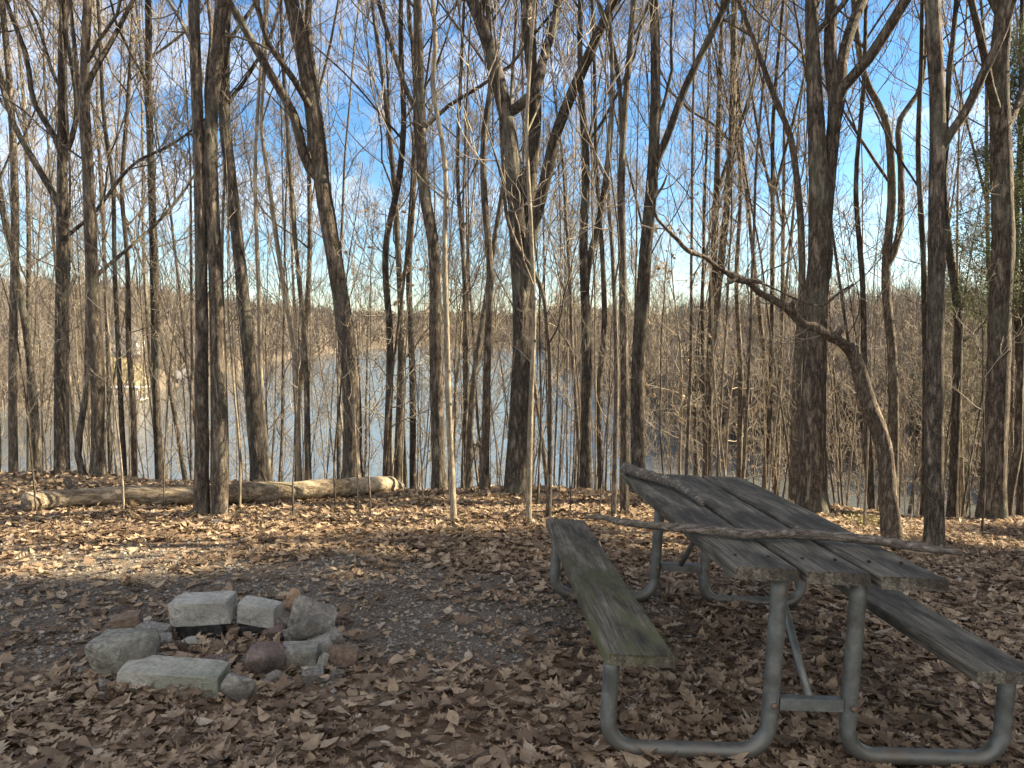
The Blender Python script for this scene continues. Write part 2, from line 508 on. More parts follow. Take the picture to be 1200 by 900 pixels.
# ------------------------------------------------------------------ far woods (one mass)
def far_woods():
    MBs = MB()
    Vs, Ts = [], []
    n = 0
    pos = []
    for _ in range(26000):
        px = rnd.uniform(-260, 1460)
        phi = math.atan((px - 600) / F)
        D = float(np.interp(phi, SH_PHI, SH_D)); L = float(np.interp(phi, SH_PHI, SH_L))
        u = rnd.random()
        t = 1.0 + (u ** 1.6) * L * 2.6
        pos.append((phi, D + t, px))
        if len(pos) >= 7600: break
    for phi, r_, px in pos:
        x, y = r_ * math.sin(phi), r_ * math.cos(phi)
        if 122 < px < 168 and 160 < r_ < 200: continue
        if 100 < px < 232 and 160 < r_ < 205 and rnd.random() < .6: continue
        z = G(x, y) - 0.3
        h = rnd.uniform(8.5, 13.5 if px > 660 else 15.5) * (1.25 if r_ > 500 else 1)
        far = r_ > 300
        m = 26 if far else (110 if r_ < 160 else 50)
        wtw = (0.00022 * r_ + 0.004) if not far else 0.0005 * r_
        # trunk: three sided taper
        rt = h * 0.011
        a = np.array([0, 2.1, 4.2]) + rnd.random() * 6
        lean = np.array([rnd.gauss(0, 0.04) * h, rnd.gauss(0, 0.04) * h])
        v = [(x + rt * math.cos(q), y + rt * math.sin(q), z) for q in a] + [(x + lean[0], y + lean[1], z + h * 0.95)]
        Vs.append(np.array(v)); Ts.append(np.array([[0, 1, 3], [1, 2, 3], [2, 0, 3]]) + n); n += 4
        t = rng.uniform(0.22, 1.0, m); az = rng.uniform(0, 6.283, m)
        spread = h * (0.26 if far else .17) * np.sin(np.clip((t - 0.1) * 3.3, 0.2, 2.75)) * rng.uniform(0.35, 1.1, m)
        p0 = np.stack([x + lean[0] * t, y + lean[1] * t, z + h * t * 0.88], -1)
        p0 += rng.standard_normal((m, 3)) * h * 0.05 * t[:, None]
        p1 = p0 + np.stack([np.cos(az) * spread, np.sin(az) * spread, rng.uniform(0.05, 0.24, m) * h], -1)
        side = np.stack([-np.sin(az), np.cos(az), rng.uniform(-.6, .6, m)], -1) * wtw * rng.uniform(0.6, 1.5, m)[:, None]
        vv = np.stack([p0 - side, p0 + side, p1], 1).reshape(-1, 3)
        Vs.append(vv); Ts.append(np.arange(3 * m).reshape(-1, 3) + n); n += 3 * m
    me = mesh_np("far_woods", np.concatenate(Vs), [np.concatenate(Ts)], M["far_bark"], smooth=False)
    tag(link("far_woods", me), "bare brown woods covering the hills across the lake", "woods", kind="stuff")


far_woods()

# ------------------------------------------------------------------ shore houses, lawn, dock
def box(mb, x0, x1, y0, y1, z0, z1):
    v = [(x, y, z) for z in (z0, z1) for y in (y0, y1) for x in (x0, x1)]
    f = np.array([[0, 2, 3, 1], [4, 5, 7, 6], [0, 1, 5, 4], [1, 3, 7, 5], [3, 2, 6, 7], [2, 0, 4, 6]])
    mb.raw(v, [f])


def house(px, dist, w, d, h, rot, label, siding, up=0.0):
    phi = math.atan((px - 600) / F); x, y = dist * math.sin(phi), dist * math.cos(phi)
    z = G(x, y) - 0.2
    t = thing("lake_house", label, "house", (x, y, z), "houses on the far shore")
    t.rotation_euler = (0, 0, rot)
    mb = MB(); box(mb, -w / 2, w / 2, -d / 2, d / 2, 0, h)
    mb.raw([(-w / 2 + .01, -d / 2, h), (-w / 2 + .01, d / 2, h), (-w / 2 + .01, 0, h + d * .4), (w / 2 - .01, -d / 2, h), (w / 2 - .01, d / 2, h), (w / 2 - .01, 0, h + d * .4)], [np.array([[0, 2, 1], [3, 4, 5]])])
    link("wall", mb.mesh("wall", siding, smooth=False), t)
    mb = MB(); e = 0.4
    for s in (-1, 1):
        y0, y1 = s * (d / 2 + e), 0
        z0, z1 = h - e * .8 + 0.05, h + d * .4 + 0.05
        vv = [(-w / 2 - e, y0, z0), (w / 2 + e, y0, z0), (w / 2 + e, y1, z1), (-w / 2 - e, y1, z1)]
        vv += [(a, b_, c + .18) for a, b_, c in vv]
        mb.raw(vv, [np.array([[0, 1, 2, 3], [4, 7, 6, 5], [0, 4, 5, 1], [2, 6, 7, 3], [1, 5, 6, 2], [0, 3, 7, 4]])])
    rf = link("roof", mb.mesh("roof", M["roof"], smooth=False), t)
    mb = MB(); box(mb, w * .2, w * .2 + .7, -.35, .35, h + d * .25, h + d * .4 + 1.0); link("chimney", mb.mesh("chimney", M["stone_brown"], smooth=False), rf)
    for k, xx in enumerate((-w * .3, 0.0, w * .3)):
        mb = MB()
        box(mb, xx - .55, xx + .55, -d / 2 - .06, -d / 2 - .01, 1.0, 2.3)
        wf = link("window", mb.mesh("window", M["siding"], smooth=False), t)
        mb = MB(); box(mb, xx - .45, xx + .45, -d / 2 - .1, -d / 2 - .07, 1.1, 2.2)
        link("pane", mb.mesh("pane", M["pane"], smooth=False), wf)
    return t


house(144, 203, 8, 7, 3.4, 0.2, "small white house with grey gable roof above the yellow lawn across the lake", M["siding"])
house(2, 196, 9, 7, 3.6, -0.1, "pale house on the far shore, seen before the outermost slender trunk", M["siding"])
house(221, 208, 5, 5, 2.8, 0.4, "tiny white cabin by the far water, just beside the twin trunk", M["siding"])


def lawn():
    vs = []; a = np.linspace(math.atan((118 - 600) / F), math.atan((172 - 600) / F), 24); rs = np.linspace(178, 199, 18)
    A, RR = np.meshgrid(a, rs, indexing="ij"); x = RR * np.sin(A); y = RR * np.cos(A)
    V = np.stack([x, y, ground(x, y) + 0.15], -1).reshape(-1, 3)
    i = np.arange(23)[:, None] * 18; j = np.arange(17)[None, :]
    Q = np.stack([i + j, i + j + 18, i + j + 19, i + j + 1], -1).reshape(-1, 4)[:, ::-1]
    tag(link("lawn", mesh_np("lawn", V, [Q], M["lawn"])), "yellow grass clearing on the far shore", kind="structure")


lawn()
phi = math.atan((147 - 600) / F); dx, dy = 160 * math.sin(phi), 160 * math.cos(phi)
t = thing("dock", "pale floating boat dock below the yellow lawn on the far shore", "dock", (dx, dy, LAKE))
mb = MB(); box(mb, -3.2, 3.2, -2, 2, 0.35, 0.6); link("deck", mb.mesh("deck", M["dockwood"], smooth=False), t)
for sx in (-2.8, 2.8):
    for sy in (-1.7, 1.7):
        mb = MB(); mb.tube(np.array([[(sx, sy, -1.5), (sx, sy, 2.6)]]), np.array([[.12, .12]]), 8, True); link("post", mb.mesh("post", M["dockwood"]), t)
mb = MB(); box(mb, -3.4, 3.4, -2.2, 2.2, 2.62, 2.8); link("roof", mb.mesh("roof", M["siding"], smooth=False), t)

# ------------------------------------------------------------------ trees
def crown_mesh(name, stems, radii, mat, dens=1.0, low=0.3, lv1=10, lv2=6, lv3=5, lv4=3, l1=0.34, up=0.5, big=1.0, lmax=4.5, ang1=0.85, wob=0.16, twig=0.0034):
    """branches of a bare tree: four orders grown off the given stems"""
    mb = MB(); acc = [[], []]
    for P, Rr in zip(stems, radii):
        P = P[None]; Rr = Rr[None]
        b1, r1 = grow(P, Rr, max(2, int(lv1 * dens)), low, 0.985, l1, ang1, 9, up, wob, 0.45, 0.008 * big, 0.3, 0.5, lmax)
        b2, r2 = grow(b1, r1, lv2, 0.15, 1.0, 0.5, 0.75, 7, up * .7, wob, 0.6, 0.0055 * big, 0.4, 0.25, 2.6)
        b3, r3 = grow(b2, r2, lv3, 0.15, 1.0, 0.55, 0.75, 5, up * .5, wob * 1.2, 0.65, twig * 1.25 * big, 0.5, 0.15, 1.4)
        acc[0].append((b1, r1, 5)); acc[1].append((b2, r2, 4)); acc[1].append((b3, r3, 3))
        if lv4:
            b4, r4 = grow(b3, r3, lv4, 0.1, 1.0, 0.65, 0.8, 4, up * .3, wob * 1.3, 0.7, twig * big, 0.6, 0.10, 0.8)
            acc[1].append((b4, r4, 3))
    for q in acc[0]: mb.tube(*q)
    mb.mark()
    for q in acc[1]: mb.tube(*q)
    return mb


def trace(path, y0, w0, w1, dydep=0.0, base=None):
    """photo polyline (bottom to top) at forward distance y0 -> 3-D points with radii"""
    pts = []
    n = len(path)
    hh = [p[1] for p in path]
    for k, (px, py) in enumerate(path):
        s = min(1.0, abs(hh[0] - py) / max(abs(hh[0] - hh[-1]), 1))
        y = y0 + dydep * k / max(n - 1, 1)
        w = (w0 + (w1 - w0) * s) * 0.95
        p = at(px, py, y)
        pts.append((*p, w / 2 / F * y))
    return np.array(pts)


def extend(pts, hgt, rng_lean=0.05):
    """carry a stem on upward past the top of the picture"""
    p = pts[-1]; d = unit((pts[-1] - pts[-2])[:3])
    out = [pts]
    n = max(2, int(hgt / 1.2))
    q = p.copy(); r0 = p[3]
    for k in range(n):
        d = unit(d * 0.9 + np.array([0, 0, 0.18]) + rng.standard_normal(3) * rng_lean)
        q = q.copy(); q[:3] += d * hgt / n; q[3] = r0 * (1 - 0.93 * (k + 1) / n)
        out.append(q[None])
    return np.concatenate(out)


BASES = []
LAND = []   # landmark trees: (photo x near the crest line, short name)
ALLT = []


def traced_tree(label, path, y0, w0, w1, mat="bark_brown", twig="twig_grey", limbs=(), ext=8.0, S=14, name="bare_tree", seen_base=True,
                dens=1.0, low=0.3, group="bare trees along the crest", land=None, cat="tree", flare=1.5, lv=(9, 5, 4, 3), lmax=3.2):
    if seen_base is True:
        b = hit(*path[0]); y0 = b[1]; BASES.append((*path[0], w0 / 2 / F * y0))
    tr = trace(path, y0, w0, w1)
    if seen_base is not True:   # the foot stands on the slope below the crest
        d = (tr[1] - tr[0])[:2] / max(tr[1, 2] - tr[0, 2], .1)
        z = G(tr[0, 0], y0)
        for _ in range(3):
            x = tr[0, 0] + d[0] * (z - tr[0, 2]) * 0.5; z = G(x, y0)
        if tr[0, 2] - z > 0.15: tr = np.concatenate([[(x, y0, z, tr[0, 3] * 1.08)], tr])
        else: tr[0, 2] = z
    foot = tr[0, :3].copy(); foot[2] = G(foot[0], foot[1])
    tr[0, 2] = foot[2] - 0.12
    full = extend(tr, ext) if ext else tr
    n = max(24, len(full) * 5)
    full = resample(full, n)
    hgt = full[:, 2] - foot[2]
    fl = 1 + (flare - 1) * np.exp(-np.maximum(hgt, 0) / 0.13)
    full[:, 3] = np.maximum(full[:, 3] * fl, 0.004)
    t = thing(name, label, cat, foot, group)
    mb = MB(); mb.tube(full[None, :, :3], full[None, :, 3], S, False, 0.045)
    link("trunk", mb.mesh("trunk", M[mat], foot), t)
    stems = [full[:, :3]]; rad_ = [full[:, 3]]
    for lb in limbs:
        lp, lw0, lw1 = lb[:3]; ddep = lb[3] if len(lb) > 3 else rnd.uniform(-0.6, 0.6); le = lb[4] if len(lb) > 4 else 4.5
        q = trace(lp, y0, lw0, lw1, ddep)
        # root the limb inside the stem it leaves
        c_ = np.concatenate(stems); rr_ = np.concatenate(rad_); okz = c_[:, 2] < q[0, 2] - max(.05, 1.5 * q[0, 3])
        if okz.any():
            j_ = np.argmin(np.where(okz, np.linalg.norm(c_ - q[0, :3], axis=1), 1e9))
            q = np.concatenate([[[*c_[j_], min(q[0, 3], rr_[j_] * .9)]], q])
        if le: q = extend(q, le)
        q = resample(q, max(20, len(q) * 4)); q[:, 3] = np.maximum(q[:, 3], 0.004)
        mb = MB(); mb.tube(q[None, :, :3], q[None, :, 3], max(8, S - 4), False, 0.04)
        link("limb", mb.mesh("limb", M[mat], foot), t)
        stems.append(q[:, :3]); rad_.append(q[:, 3])
    if dens:
        mb = crown_mesh("crown", stems, rad_, None, dens, low, *lv, lmax=lmax)
        link("crown", mb.mesh("crown", M[mat], foot, True, M[twig]), t)
    ALLT.append((proj(full[np.argmin(np.abs(full[:, 2] - 0.6)), :3])[0], t))
    if land: LAND.append((ALLT[-1][0], land))
    return t


TT = traced_tree
TT("outermost slender grey tree by the pale far shore house", [(16, 557), (15, 440), (16, 371), (17, 320), (17, 213), (12, 107), (5, 30)], 10.5, 11, 7, "bark_grey", seen_base=False)
TT("thin tree bending outward as it rises, beside the outermost slender tree", [(44, 557), (37, 442), (28, 371), (16, 305), (2, 240), (-8, 150)], 11.5, 10, 6, "bark_dark", seen_base=False)
TT("straight grey tree with long arching limbs, second stout trunk from the end of the log", [(71, 560), (71, 407), (73, 300), (73, 200), (73, 124), (73, 71), (76, 0)], 10.0, 15, 10, "bark_dark", "twig_grey",
   [([(73, 256), (46, 199), (21, 156), (0, 92), (-10, 40)], 8, 5), ([(70, 175), (39, 117), (32, 71), (7, 0)], 7, 5), ([(75, 190), (89, 142), (80, 53), (70, 0)], 7, 4), ([(74, 290), (110, 250), (160, 190), (200, 170), (228, 150)], 5, 3, -0.8, 1.5)],
   seen_base=False, land="the arching-limbed tree")
TT("tall two-toned tree with a thin dark stem pressed to its trunk above the log", [(115, 568), (114, 442), (108, 320), (103, 199), (99, 107), (103, 0)], 8.4, 17, 10, "bark_brown", "twig_grey",
   [([(105, 566), (103, 442), (104, 330), (101, 220), (96, 150)], 9, 6, 0.3), ([(101, 110), (132, 46), (156, 0)], 7, 5), ([(108, 330), (140, 300), (180, 265), (215, 225)], 5, 3, 0.8, 1.0)], seen_base=False, land="the two-toned tree")
TT("thin dark pole of a tree, first past the two-toned trunk above the log", [(146, 563), (140, 442), (134, 300), (132, 213), (122, 140), (118, 60)], 10.2, 6.5, 4, "bark_dark", seen_base=False, S=9)
TT("thin crooked tree rising behind the middle of the log", [(158, 563), (156, 478), (151, 407), (149, 300), (143, 230), (150, 120)], 11.4, 7.5, 4.5, "bark_brown", seen_base=False, S=9)
TT("twin-trunked tree whose two bark-covered stems rise in front of the log", [(236, 607), (236, 460), (236, 320), (233, 178), (229, 71), (227, 0)], 6, 17, 12, "bark_brown", "twig_grey",
   [([(257, 609), (258, 540), (257, 478), (252, 300), (249, 249), (248, 130), (255, 64), (259, 0)], 22, 13, 0.05, 8.0), ([(246, 170), (242, 100), (248, 40), (244, 0)], 6, 5, 0.3, 5)], land="the twin trunk", dens=0.7, low=0.25, flare=1.3, S=18)
TT("dark tree leaning outward directly behind the twin trunk and the log", [(305, 563), (295, 460), (284, 336), (271, 213), (263, 142), (263, 71), (265, 0)], 8.9, 18, 11, "bark_dark", "twig_grey", [([(264, 130), (290, 90), (318, 40), (330, 0)], 5, 3)], seen_base=False)
TT("large dark leaning tree with a long forked limb, by the far end of the log", [(413, 562), (410, 433), (397, 333), (380, 233), (367, 133), (349, 33), (341, 0)], 8.3, 23, 17, "bark_brown", "twig_grey",
   [([(365, 200), (343, 133), (313, 80), (283, 27), (265, -5)], 12, 8, -0.4), ([(370, 140), (367, 90), (361, 20), (362, 0)], 9, 7, 0.3)], seen_base=False, land="the large leaning tree", S=18)
TT("slim pale sapling rooted just past the dark outward-leaning tree", [(318, 567), (307, 467), (303, 333), (299, 200), (304, 100)], 8.3, 6, 4, "bark_pale", "twig_pale", seen_base=False, S=8, lv=(7, 4, 3, 2))
TT("pale slender tree with a crooked knee, paired with another, behind the log", [(351, 563), (343, 400), (327, 300), (313, 200), (307, 160), (311, 60)], 8.6, 7, 4, "bark_pale", "twig_pale", seen_base=False, S=8)
TT("pale slender tree standing straight beside the crooked-kneed one behind the log", [(361, 560), (355, 373), (347, 293), (340, 200), (337, 153), (330, 40)], 9.2, 8, 4, "bark_grey", "twig_pale", seen_base=False, S=9)
TT("dark slender tree behind the cut end of the log, with swaying stem", [(453, 560), (457, 400), (453, 280), (467, 213), (473, 150), (470, 60)], 10.5, 10, 6, "bark_dark", seen_base=False)
TT("grey slender tree close beside the swaying dark one behind the cut log", [(466, 560), (470, 400), (467, 300), (463, 230), (452, 120)], 10.9, 10, 5, "bark_grey", seen_base=False)
TT("dark slender tree standing right behind the small stump", [(484, 560), (483, 427), (479, 320), (483, 233), (486, 100)], 11.3, 9, 5, "bark_dark", seen_base=False)
TT("straight dark tree that kinks low and rises pole-like past the stump", [(515, 568), (510, 400), (507, 280), (497, 227), (493, 133), (489, 0)], 8.5, 18, 10, "bark_brown", "twig_grey", [([(494, 150), (478, 110), (463, 67), (443, 0)], 6, 5)], seen_base=False, land="the kinked pole tree")
TT("thin pale wavy young tree rooted out in the sunlit leaves past the stump", [(533, 616), (526, 478), (523, 371), (521, 300), (521, 188), (514, 142), (507, 103), (510, 53), (507, 0)], 6, 8, 5, "bark_pale", "twig_pale", land="the pale wavy young tree", S=10, ext=4, dens=0.6, flare=1.15)
TT("slim brown tree just behind the pale wavy young tree", [(543, 567), (547, 427), (543, 307), (536, 200), (540, 90)], 10.6, 7, 4, "bark_brown", seen_base=False, S=9)
TT("slim tree slanting across toward the large forked tree", [(549, 570), (556, 442), (569, 353), (578, 290), (592, 200)], 9.6, 9, 5, "bark_grey", seen_base=False, S=9)
TT("slim dark tree upright between the slanting tree and the large forked tree", [(567, 576), (571, 424), (574, 310), (567, 220), (567, 160), (576, 90), (572, 20)], 8.0, 11, 6, "bark_brown", seen_base=False)
TT("largest tree in the middle, its trunk dividing into three thick stems", [(604, 575), (609, 480), (611, 400), (608, 300), (603, 220), (597, 160), (586, 105), (565, 30), (553, 0)], 7.6, 26, 15, "bark_dark", "twig_grey",
   [([(614, 420), (617, 320), (621, 220), (627, 133), (621, 53), (617, 0)], 18, 15, 0.35, 8), ([(625, 110), (637, 67), (650, 27), (654, 0)], 12, 10, 0.5, 5), ([(613, 350), (622, 280), (637, 220), (653, 153), (680, 87), (707, 27), (722, -5)], 16, 11, -0.5, 6)],
   seen_base=False, land="the three-stemmed tree", S=20, flare=1.3)
TT("pale thin young tree rising close in front of the three-stemmed trunk", [(619, 618), (622, 478), (626, 371), (622, 260), (617, 150), (622, 60)], 6, 7, 4, "bark_pale", "twig_pale", S=9, ext=2.5, dens=0.7, lv=(9, 4, 3, 2), flare=1.15)
TT("thin dark young tree bending toward the three-stemmed trunk", [(642, 613), (645, 478), (642, 389), (631, 328), (613, 300), (596, 262), (590, 200)], 6, 7, 4, "bark_brown", S=9, ext=2, dens=0.7, lv=(8, 4, 3, 2), flare=1.15)
TT("rough dark tree forking at mid height behind the far end of the mossy bench", [(686, 575), (687, 400), (684, 267), (687, 200), (680, 90)], 9.2, 15, 7, "bark_dark", "twig_grey", [([(686, 330), (703, 253), (717, 133), (716, 40)], 8, 5)], seen_base=False)
TT("slim brown tree beside the rough forking one, behind the mossy bench", [(704, 570), (702, 460), (708, 380), (706, 300), (699, 200)], 10.2, 8, 5, "bark_brown", seen_base=False, S=9)
TT("thin grey tree just short of the table's far corner", [(719, 610), (722, 407), (718, 300), (712, 200), (718, 90)], 6.5, 7, 4, "bark_grey", S=9, ext=3, dens=0.7, flare=1.15)
TT("slender brown tree splitting high into two, by the table's far corner", [(732, 606), (732, 442), (730, 320), (729, 178), (734, 107), (743, 0)], 6.4, 11, 7, "bark_brown", "twig_grey", [([(729, 160), (713, 36), (700, 0)], 6, 5)], land="the high-split tree", ext=6, flare=1.2, dens=0.7)
TT("tall dark tree with one long slanting limb, behind the table's far end", [(748, 560), (747, 478), (750, 389), (756, 300), (764, 213), (768, 124), (766, 0)], 8.6, 18, 11, "bark_dark", "twig_grey", [([(766, 200), (782, 160), (800, 110), (827, 53), (853, 0)], 10, 8)], seen_base=False, land="the slant-limbed tree", S=16)
TT("slim upright tree with a high fork, seen over the middle of the tabletop", [(830, 557), (832, 434), (836, 304), (840, 217), (843, 108), (847, 0)], 11.5, 10, 5, "bark_brown", "twig_grey", [([(841, 225), (852, 190), (883, 94), (890, 40)], 5, 3)], seen_base=False, land="the tree over the tabletop")
TT("thin grey tree over the tabletop, second from its middle", [(866, 562), (868, 434), (863, 330), (868, 220), (861, 110)], 12.5, 7, 4, "bark_grey", seen_base=False, S=9)
TT("thin tree bowing outward high up behind the big table-side trunk", [(931, 585), (934, 440), (940, 313), (932, 196), (924, 153), (910, 121), (892, 71), (868, 7)], 9.6, 12, 5, "bark_grey", seen_base=False)
TT("massive rough-barked tree by the table, splitting high into four limbs", [(953, 603), (952, 540), (953, 478), (956, 371), (960, 300), (960, 240), (958, 185), (956, 142), (953, 71), (951, 0)], 6.5, 35, 15, "bark_brown", "twig_grey",
   [([(962, 330), (967, 250), (974, 178), (978, 124), (973, 71), (974, 0)], 20, 13, 0.1, 6), ([(978, 150), (985, 110), (987, 71), (999, 28), (1011, 0)], 13, 13, 0.5, 5), ([(977, 140), (988, 103), (1013, 75), (1042, 32), (1061, 0)], 14, 12, -0.4, 5)],
   land="the massive trunk by the table", S=22, dens=0.7, flare=1.4)
TT("dark slim tree between the massive trunk and the broken leaning tree", [(1021, 586), (1013, 442), (1011, 336), (1003, 220), (1012, 100)], 9.3, 8, 5, "bark_dark", seen_base=False, S=9)
TT("double-stemmed grey tree behind the broken leaning tree", [(1045, 590), (1045, 407), (1038, 336), (1045, 213), (1038, 142), (1013, 89), (1004, 40)], 9.8, 14, 7, "bark_grey", "twig_grey", [([(1046, 300), (1056, 200), (1054, 142), (1077, 107), (1085, 40)], 9, 5)], seen_base=False)
TT("straight tree with one rising side limb, rooted in leaves past the right-angled bench end", [(1095, 643), (1095, 478), (1097, 313), (1097, 213), (1099, 142), (1093, 0)], 6, 21, 17, "bark_brown", "twig_grey",
   [([(1103, 175), (1131, 132), (1156, 78), (1173, 43), (1187, 0)], 11, 9, -0.2, 5)], land="the straight side-limbed tree", S=18, dens=0.7, flare=1.4)
TT("thin dark tree half hidden behind the straight side-limbed trunk", [(1083, 592), (1085, 442), (1082, 300), (1076, 180), (1080, 60)], 9.4, 9, 5, "bark_dark", seen_base=False, S=9)
TT("dark tree with a kinked side branch, between the side-limbed and the evergreen trunks", [(1116, 593), (1122, 442), (1122, 360), (1113, 300), (1106, 220), (1112, 100)], 9.0, 12, 6, "bark_dark", "twig_grey", [([(1122, 410), (1150, 384), (1172, 340), (1180, 300)], 5, 3, 0.3, 1)], seen_base=False)
TT("stout rough tree with a forked top, wrapped about by green cedar sprays", [(1163, 600), (1167, 500), (1170, 442), (1173, 336), (1175, 313), (1173, 178), (1171, 71), (1178, 0)], 8.0, 29, 20, "bark_brown", "twig_grey",
   [([(1172, 150), (1160, 100), (1155, 71), (1138, 0)], 11, 8)], seen_base=False, land="the cedar-wrapped trunk", S=18, flare=1.3)
TT("thin dark tree at the very edge, past the cedar-wrapped trunk", [(1196, 592), (1195, 442), (1190, 300), (1196, 150)], 9.4, 9, 6, "bark_dark", seen_base=False, S=9)

# the snapped leaning tree: trunk up to the break, then the arching dead stem
b = hit(1047, 635); y0 = b[1]
tr = trace([(1047, 637), (1042, 590), (1033, 513), (1020, 478), (1010, 448), (1006, 430), (1001, 418)], y0, 23, 17, 0.0)
tr[0, 2] = b[2] - .1
trs = resample(tr, 34)
t = thing("broken_tree", "snapped tree leaning over, its crooked dead stem arching across the massive trunk", "tree", b)
mb = MB(); mb.tube(trs[None, :, :3], trs[None, :, 3] * (1 + .25 * np.exp(-np.arange(34) / 3.0)), 16, True, 0.06); link("trunk", mb.mesh("trunk", M["deadwood"], b), t)
st = trace([(1010, 440), (995, 410), (988, 401), (971, 394), (942, 377), (907, 352), (884, 338), (864, 325), (832, 307), (805, 291), (783, 272), (771, 255), (768, 238), (776, 218), (784, 206)], y0, 16, 16, -0.7)
st[:, 3] *= np.interp(np.arange(len(st)), [0, 3, 6, 8, 14], [0.9, 0.68, 0.48, 0.34, 0.15])
s2 = resample(st, 90); kk = np.arange(90)
for ax in range(3): s2[:, ax] += .014 * np.sin(kk * .37 + ax * 2) * np.sin(kk * .11 + ax) + .007 * np.sin(kk * .83 + ax)
s2[:, 3] *= 1 + .35 * np.exp(-((kk - 50) / 2.6) ** 2) + .2 * np.exp(-((kk - 15) / 2.2) ** 2) + .22 * np.exp(-((kk - 32) / 1.8) ** 2) + .08 * np.sin(kk * .9)
for k_, dx_, dz_ in ((50, -.10, -.05), (15, .06, .10), (32, .03, .09)):
    p_ = s2[k_, :3]; P_ = np.array([p_, p_ + np.array([dx_ * .5, -.03, dz_ * .6]), p_ + np.array([dx_, -.05, dz_])]); mb = MB(); mb.tube(P_[None], np.array([[.75, .55, .3]]) * s2[k_, 3], 9, True, .1); link('branch_stub', mb.mesh('branch_stub', M['deadwood'], b), t)
mb = MB(); mb.tube(s2[None, :, :3], s2[None, :, 3], 14, True, 0.09); link("limb", mb.mesh("limb", M["deadwood"], b), t)
st2 = trace([(1000, 412), (1003, 428), (1008, 452), (1004, 456)], y0 - .02, 9, 3, 0.0); s3 = resample(st2, 10)
mb = MB(); mb.tube(s3[None, :, :3], s3[None, :, 3], 8, True, 0.1); link("splinter", mb.mesh("splinter", M["deadwood"], b), t)
pr = trace([(868, 330), (884, 329), (898, 334), (935, 351), (962, 358), (985, 342), (1000, 333)], y0 - .55, 7, 3, -0.3); s4 = resample(pr, 24)
mb = MB(); mb.tube(s4[None, :, :3], s4[None, :, 3], 8, True, 0.05); link("limb", mb.mesh("limb", M["deadwood"], b), t)
mb = MB()
b1, r1 = grow(s2[None, :, :3], s2[None, :, 3], 16, .15, 1.0, .18, .9, 7, .15, .2, .4, .006, .4, .2, .8)
b2, r2 = grow(b1, r1, 3, .2, 1, .5, .8, 5, .1, .2, .7, .004)
mb.tube(b1, r1, 5); mb.tube(b2, r2, 4); link("crown", mb.mesh("crown", M["twig_grey"], b), t)

# ---------------------------- woods on the slope: prototypes copied
def proto(h, r0, lean, forks, low, mat, twig, lv, l1, up, lmax):
    n = 14
    P = [np.zeros(3)]; d = unit(np.array([lean[0], lean[1], 1.0]))
    for k in range(n):
        d = unit(d + np.array([0, 0, 0.05]) + rng.standard_normal(3) * 0.026)
        P.append(P[-1] + d * h / n)
    P = np.array(P); Rr = r0 * np.linspace(1, 0.12, n + 1) ** 0.85
    full = resample(np.c_[P, Rr], 40); full[:, 3] = np.maximum(full[:, 3], .005)
    full[0, 3] *= 1.4
    full[0, 2] -= 0.3
    mb = MB(); mb.tube(full[None, :, :3], full[None, :, 3], 9, False, 0.04)
    stems = [full[:, :3]]; rad_ = [full[:, 3]]
    for f0, az in forks:
        i0 = int(40 * f0); d = unit(np.array([math.cos(az) * .30, math.sin(az) * .30, 1.0])); q = [full[i0, :3]]
        hl = h * (1 - f0) * 0.85
        for k in range(10):
            d = unit(d + np.array([0, 0, 0.07]) + rng.standard_normal(3) * 0.045); q.append(q[-1] + d * hl / 10)
        rr_ = full[i0, 3] * .75 * np.linspace(1, .1, 11)
        qq = resample(np.c_[np.array(q), rr_], 26); mb.tube(qq[None, :, :3], qq[None, :, 3], 7, False, .04)
        stems.append(qq[:, :3]); rad_.append(qq[:, 3])
    tm = mb.mesh("trunk", M[mat])
    cm = crown_mesh("crown", stems, rad_, None, 1.0, low, *lv, l1=l1, up=up, lmax=lmax, big=1.0).mesh("crown", M[mat], (0, 0, 0), True, M[twig])
    return tm, cm


KINDS = []
for k in range(11):
    forks = [(rnd.uniform(.3, .55), rnd.uniform(0, 6.28)) for _ in range((0, 1, 2, 1)[k % 4])]
    lo = rnd.uniform(.28, .45)
    h = rnd.uniform(13, 18)
    KINDS.append((proto(h, rnd.uniform(.04, .068), (rnd.gauss(0, .05), rnd.gauss(0, .05)), forks, lo,
                        ["bark_dark", "bark_brown", "bark_grey"][k % 3], ["twig_dark", "twig_grey", "twig_grey", "twig_pale"][k % 4],
                        (15, 7, 6, 4) if not forks else (10, 7, 5, 4), .26, .55, 4.0), "forked" if forks else "single-stemmed"))
POLES = []
for k in range(5):
    POLES.append((proto(rnd.uniform(8, 12), rnd.uniform(.018, .034), (rnd.gauss(0, .05), rnd.gauss(0, .06)), [], .2,
                        ["bark_grey", "bark_pale", "bark_brown"][k % 3], ["twig_grey", "twig_pale"][k % 2], (12, 5, 4, 2), .22, .4, 2.0), "pole-thin"))

